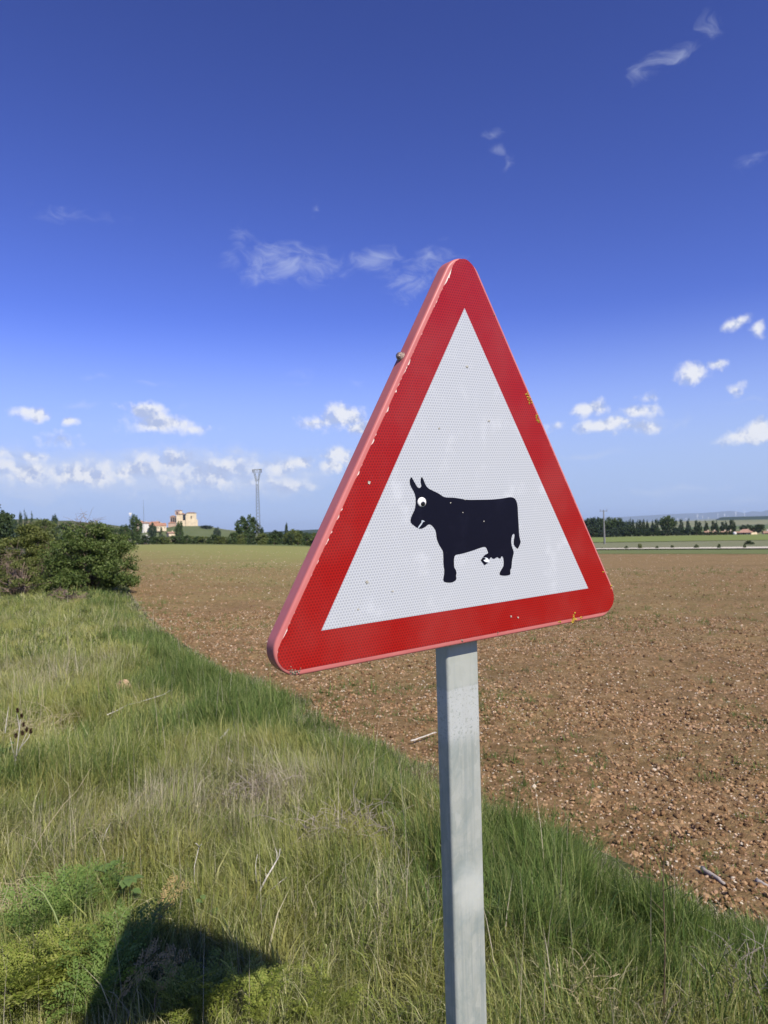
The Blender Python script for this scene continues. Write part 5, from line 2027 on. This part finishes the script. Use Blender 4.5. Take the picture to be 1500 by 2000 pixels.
    # teasel with dark seed heads
    o = stem_thing('dead_teasel', 'dead teasel with dark brown spiky seed heads', (32, 1530), [([(28, 1530), (31, 1480), (36, 1440), (40, 1405)], .0045), ([(31, 1480), (42, 1455), (52, 1432)], .0035), ([(30, 1490), (24, 1460), (20, 1440)], .0030), ([(38, 1430), (36, 1410), (33, 1392)], .003), ([(40, 1460), (56, 1440), (60, 1428)], .003), ([(10, 1432), (13, 1405), (17, 1380)], .0030)], pale, 'teasel')
    g = o.location.copy()
    r = math.hypot(g.x, g.y)
    fwd = Vector((g.x, g.y, 0)).normalized()
    hm = simple('seed_head', (.05, .028, .018), .95, .1, .4, 60)
    for (px, py) in ((42, 1398), (34, 1388), (46, 1415), (52, 1425), (31, 1436), (60, 1428), (44, 1432)):
        d = pdir(px, py)
        c = d * (r / d.dot(fwd)) + Vector((0, 0, EYE)) - g
        mb = MB()
        for q in range(60):
            dv = Vector((rng.gauss(0, 1), rng.gauss(0, 1), rng.gauss(0, 1.0))).normalized()
            e = Vector((dv.x * .012, dv.y * .012, dv.z * .022))
            sdv = dv.cross(Vector((.3, .5, .8))).normalized() * .004
            b0 = len(mb.v)
            mb.v += [tuple(c + e * .2 + sdv), tuple(c + e * .2 - sdv), tuple(c + e * 1.25)]
            mb.face(b0, b0 + 1, b0 + 2)
            sdv = sdv.cross(dv)
            mb.v += [tuple(c + e * .2 + sdv), tuple(c + e * .2 - sdv), tuple(c + e * 1.25)]
            mb.face(b0 + 3, b0 + 4, b0 + 5)
        mb.build('seed_head', hm, o)

    # dead tangles
    def tangle(px, py, w, h, n, label, mat, seed):
        g = ground_at(px, py)
        rr = random.Random(seed)
        o = empty('dead_tangle', g)
        mb = MB()
        for q in range(n):
            a = rr.uniform(0, 6.28)
            p = Vector((rr.gauss(0, w * .22), rr.gauss(0, w * .22), rr.uniform(0, h * .4)))
            d = Vector((math.cos(a), math.sin(a), rr.uniform(.1, 1.1))).normalized()
            pts = [p.copy()]
            for k in range(5):
                d = (d + Vector((rr.gauss(0, .4), rr.gauss(0, .4), rr.gauss(-.16, .28)))).normalized()
                p = p + d * w * .10
                p.z = max(.01, p.z)
                pts.append(p.copy())
            mb.tube(pts, [.0022, .002, .0018, .0015, .0012, .0007], 4, False)
        ob = mb.build('twigs', mat, o)
        ob['kind'] = 'stuff'
        tag(o, label, 'dead plant')
    grey = simple('grey_twig', (.34, .29, .25), .9, .1, .35, 20)
    tangle(668, 1648, .55, .26, 170, 'grey tangle of dead stems lying in the middle of the verge', grey, 1)
    tangle(1462, 1950, .42, .26, 130, 'pale dead tangle of stems right of the tall thin stem', grey, 2)
    tangle(1120, 1945, .30, .20, 80, 'straw coloured dead clump between the post and the tall thin stem', straw, 3)
    tangle(490, 1560, .45, .22, 90, 'brownish dead stems among pale grass below the white stick', grey, 4)
    tangle(795, 1760, .34, .16, 70, 'thin dead stems left of the post', grey, 5)
    tangle(250, 1640, .35, .2, 60, 'faint dead clump behind the short whitish stalk', straw, 6)
    tangle(835, 1545, .6, .22, 90, 'dark dead clump at the field edge just left of the post', brown, 7)
    tangle(30, 1790, .40, .22, 120, 'dry tangled grass heap left of the feathery plants', straw, 8)
    tangle(70, 1440, .8, .3, 90, 'brushy dead stems around the teasel', straw, 9)
    tangle(470, 1480, .5, .08, 60, 'flattened straw near the white stick', straw, 10)

    # sticks
    def stick(px0, py0, px1, py1, rad, label, mat, up=.0, thin=.6):
        a, b = ground_at(px0, py0, up), ground_at(px1, py1, up)
        a.z += up
        b.z += up
        o = empty('stick', a)
        mb = MB()
        v = b - a
        n = 6
        P = [v * (k / n) + Vector((rng.gauss(0, 1), rng.gauss(0, 1), abs(rng.gauss(0, .6)))) * v.length * .02 + Vector((0, 0, rad * .6)) for k in range(n + 1)]
        mb.tube(P, [rad * (1 - (1 - thin) * k / n) * rng.uniform(.85, 1.1) for k in range(n + 1)], 7)
        mb.build('wood', mat, o, True)
        tag(o, label, 'stick')
    stick(432, 1445, 447, 1425, .009, 'short white stick poking out of the grass', pale, .12)
    stick(444, 1483, 458, 1492, .008, 'small pale stick lying below the short white stick', pale, .1)
    stick(800, 1448, 852, 1432, .009, 'pale branch lying at the field edge beside the post', pale, .03)
    stick(1372, 1700, 1418, 1732, .017, 'grey weathered branch lying where soil meets grass', simple('grey_wood', (.36, .32, .28), .9, .1, .3, 20), .01)
    stick(1478, 1724, 1508, 1742, .017, 'second weathered branch end by the soil edge', MATS['grey_wood'], .01)
    stick(210, 1396, 330, 1352, .0045, 'long thin fallen stem lying over the grass near the tan rock', pale, .16)
    # tan rock
    g = ground_at(243, 1362)
    o = link('tan_rock', rock_mesh('tan_rock', 77, simple('tan_stone', (.46, .32, .20), .9, .1, .25, 1.5), .55, .4, 3))
    rad = 17 / F_PX * g.y
    o.location = (g.x, g.y, g.z + .14)
    o.scale = (rad, rad * .9, rad * 1.2)
    tag(o, 'rounded tan rock half sunk in the verge grass', 'rock')


build_plants()


# ------------------------------------------------------------------ the air
def build_haze():
    mb = MB()
    mb.box(0, 0, 182, 92000, 92000, 476)
    m = bpy.data.materials.new('haze')
    m.use_nodes = True
    t = m.node_tree
    t.nodes.clear()
    out = t.nodes.new('ShaderNodeOutputMaterial')
    v = t.nodes.new('ShaderNodeVolumePrincipled')
    v.inputs['Color'].default_value = (.62, .79, 1.0, 1)
    v.inputs['Density'].default_value = 4.8e-5
    t.links.new(v.outputs[0], out.inputs['Volume'])
    o = mb.build('haze', m)
    tag(o, 'thin blue haze filling the air over the plain', 'haze', kind='stuff')


build_haze()
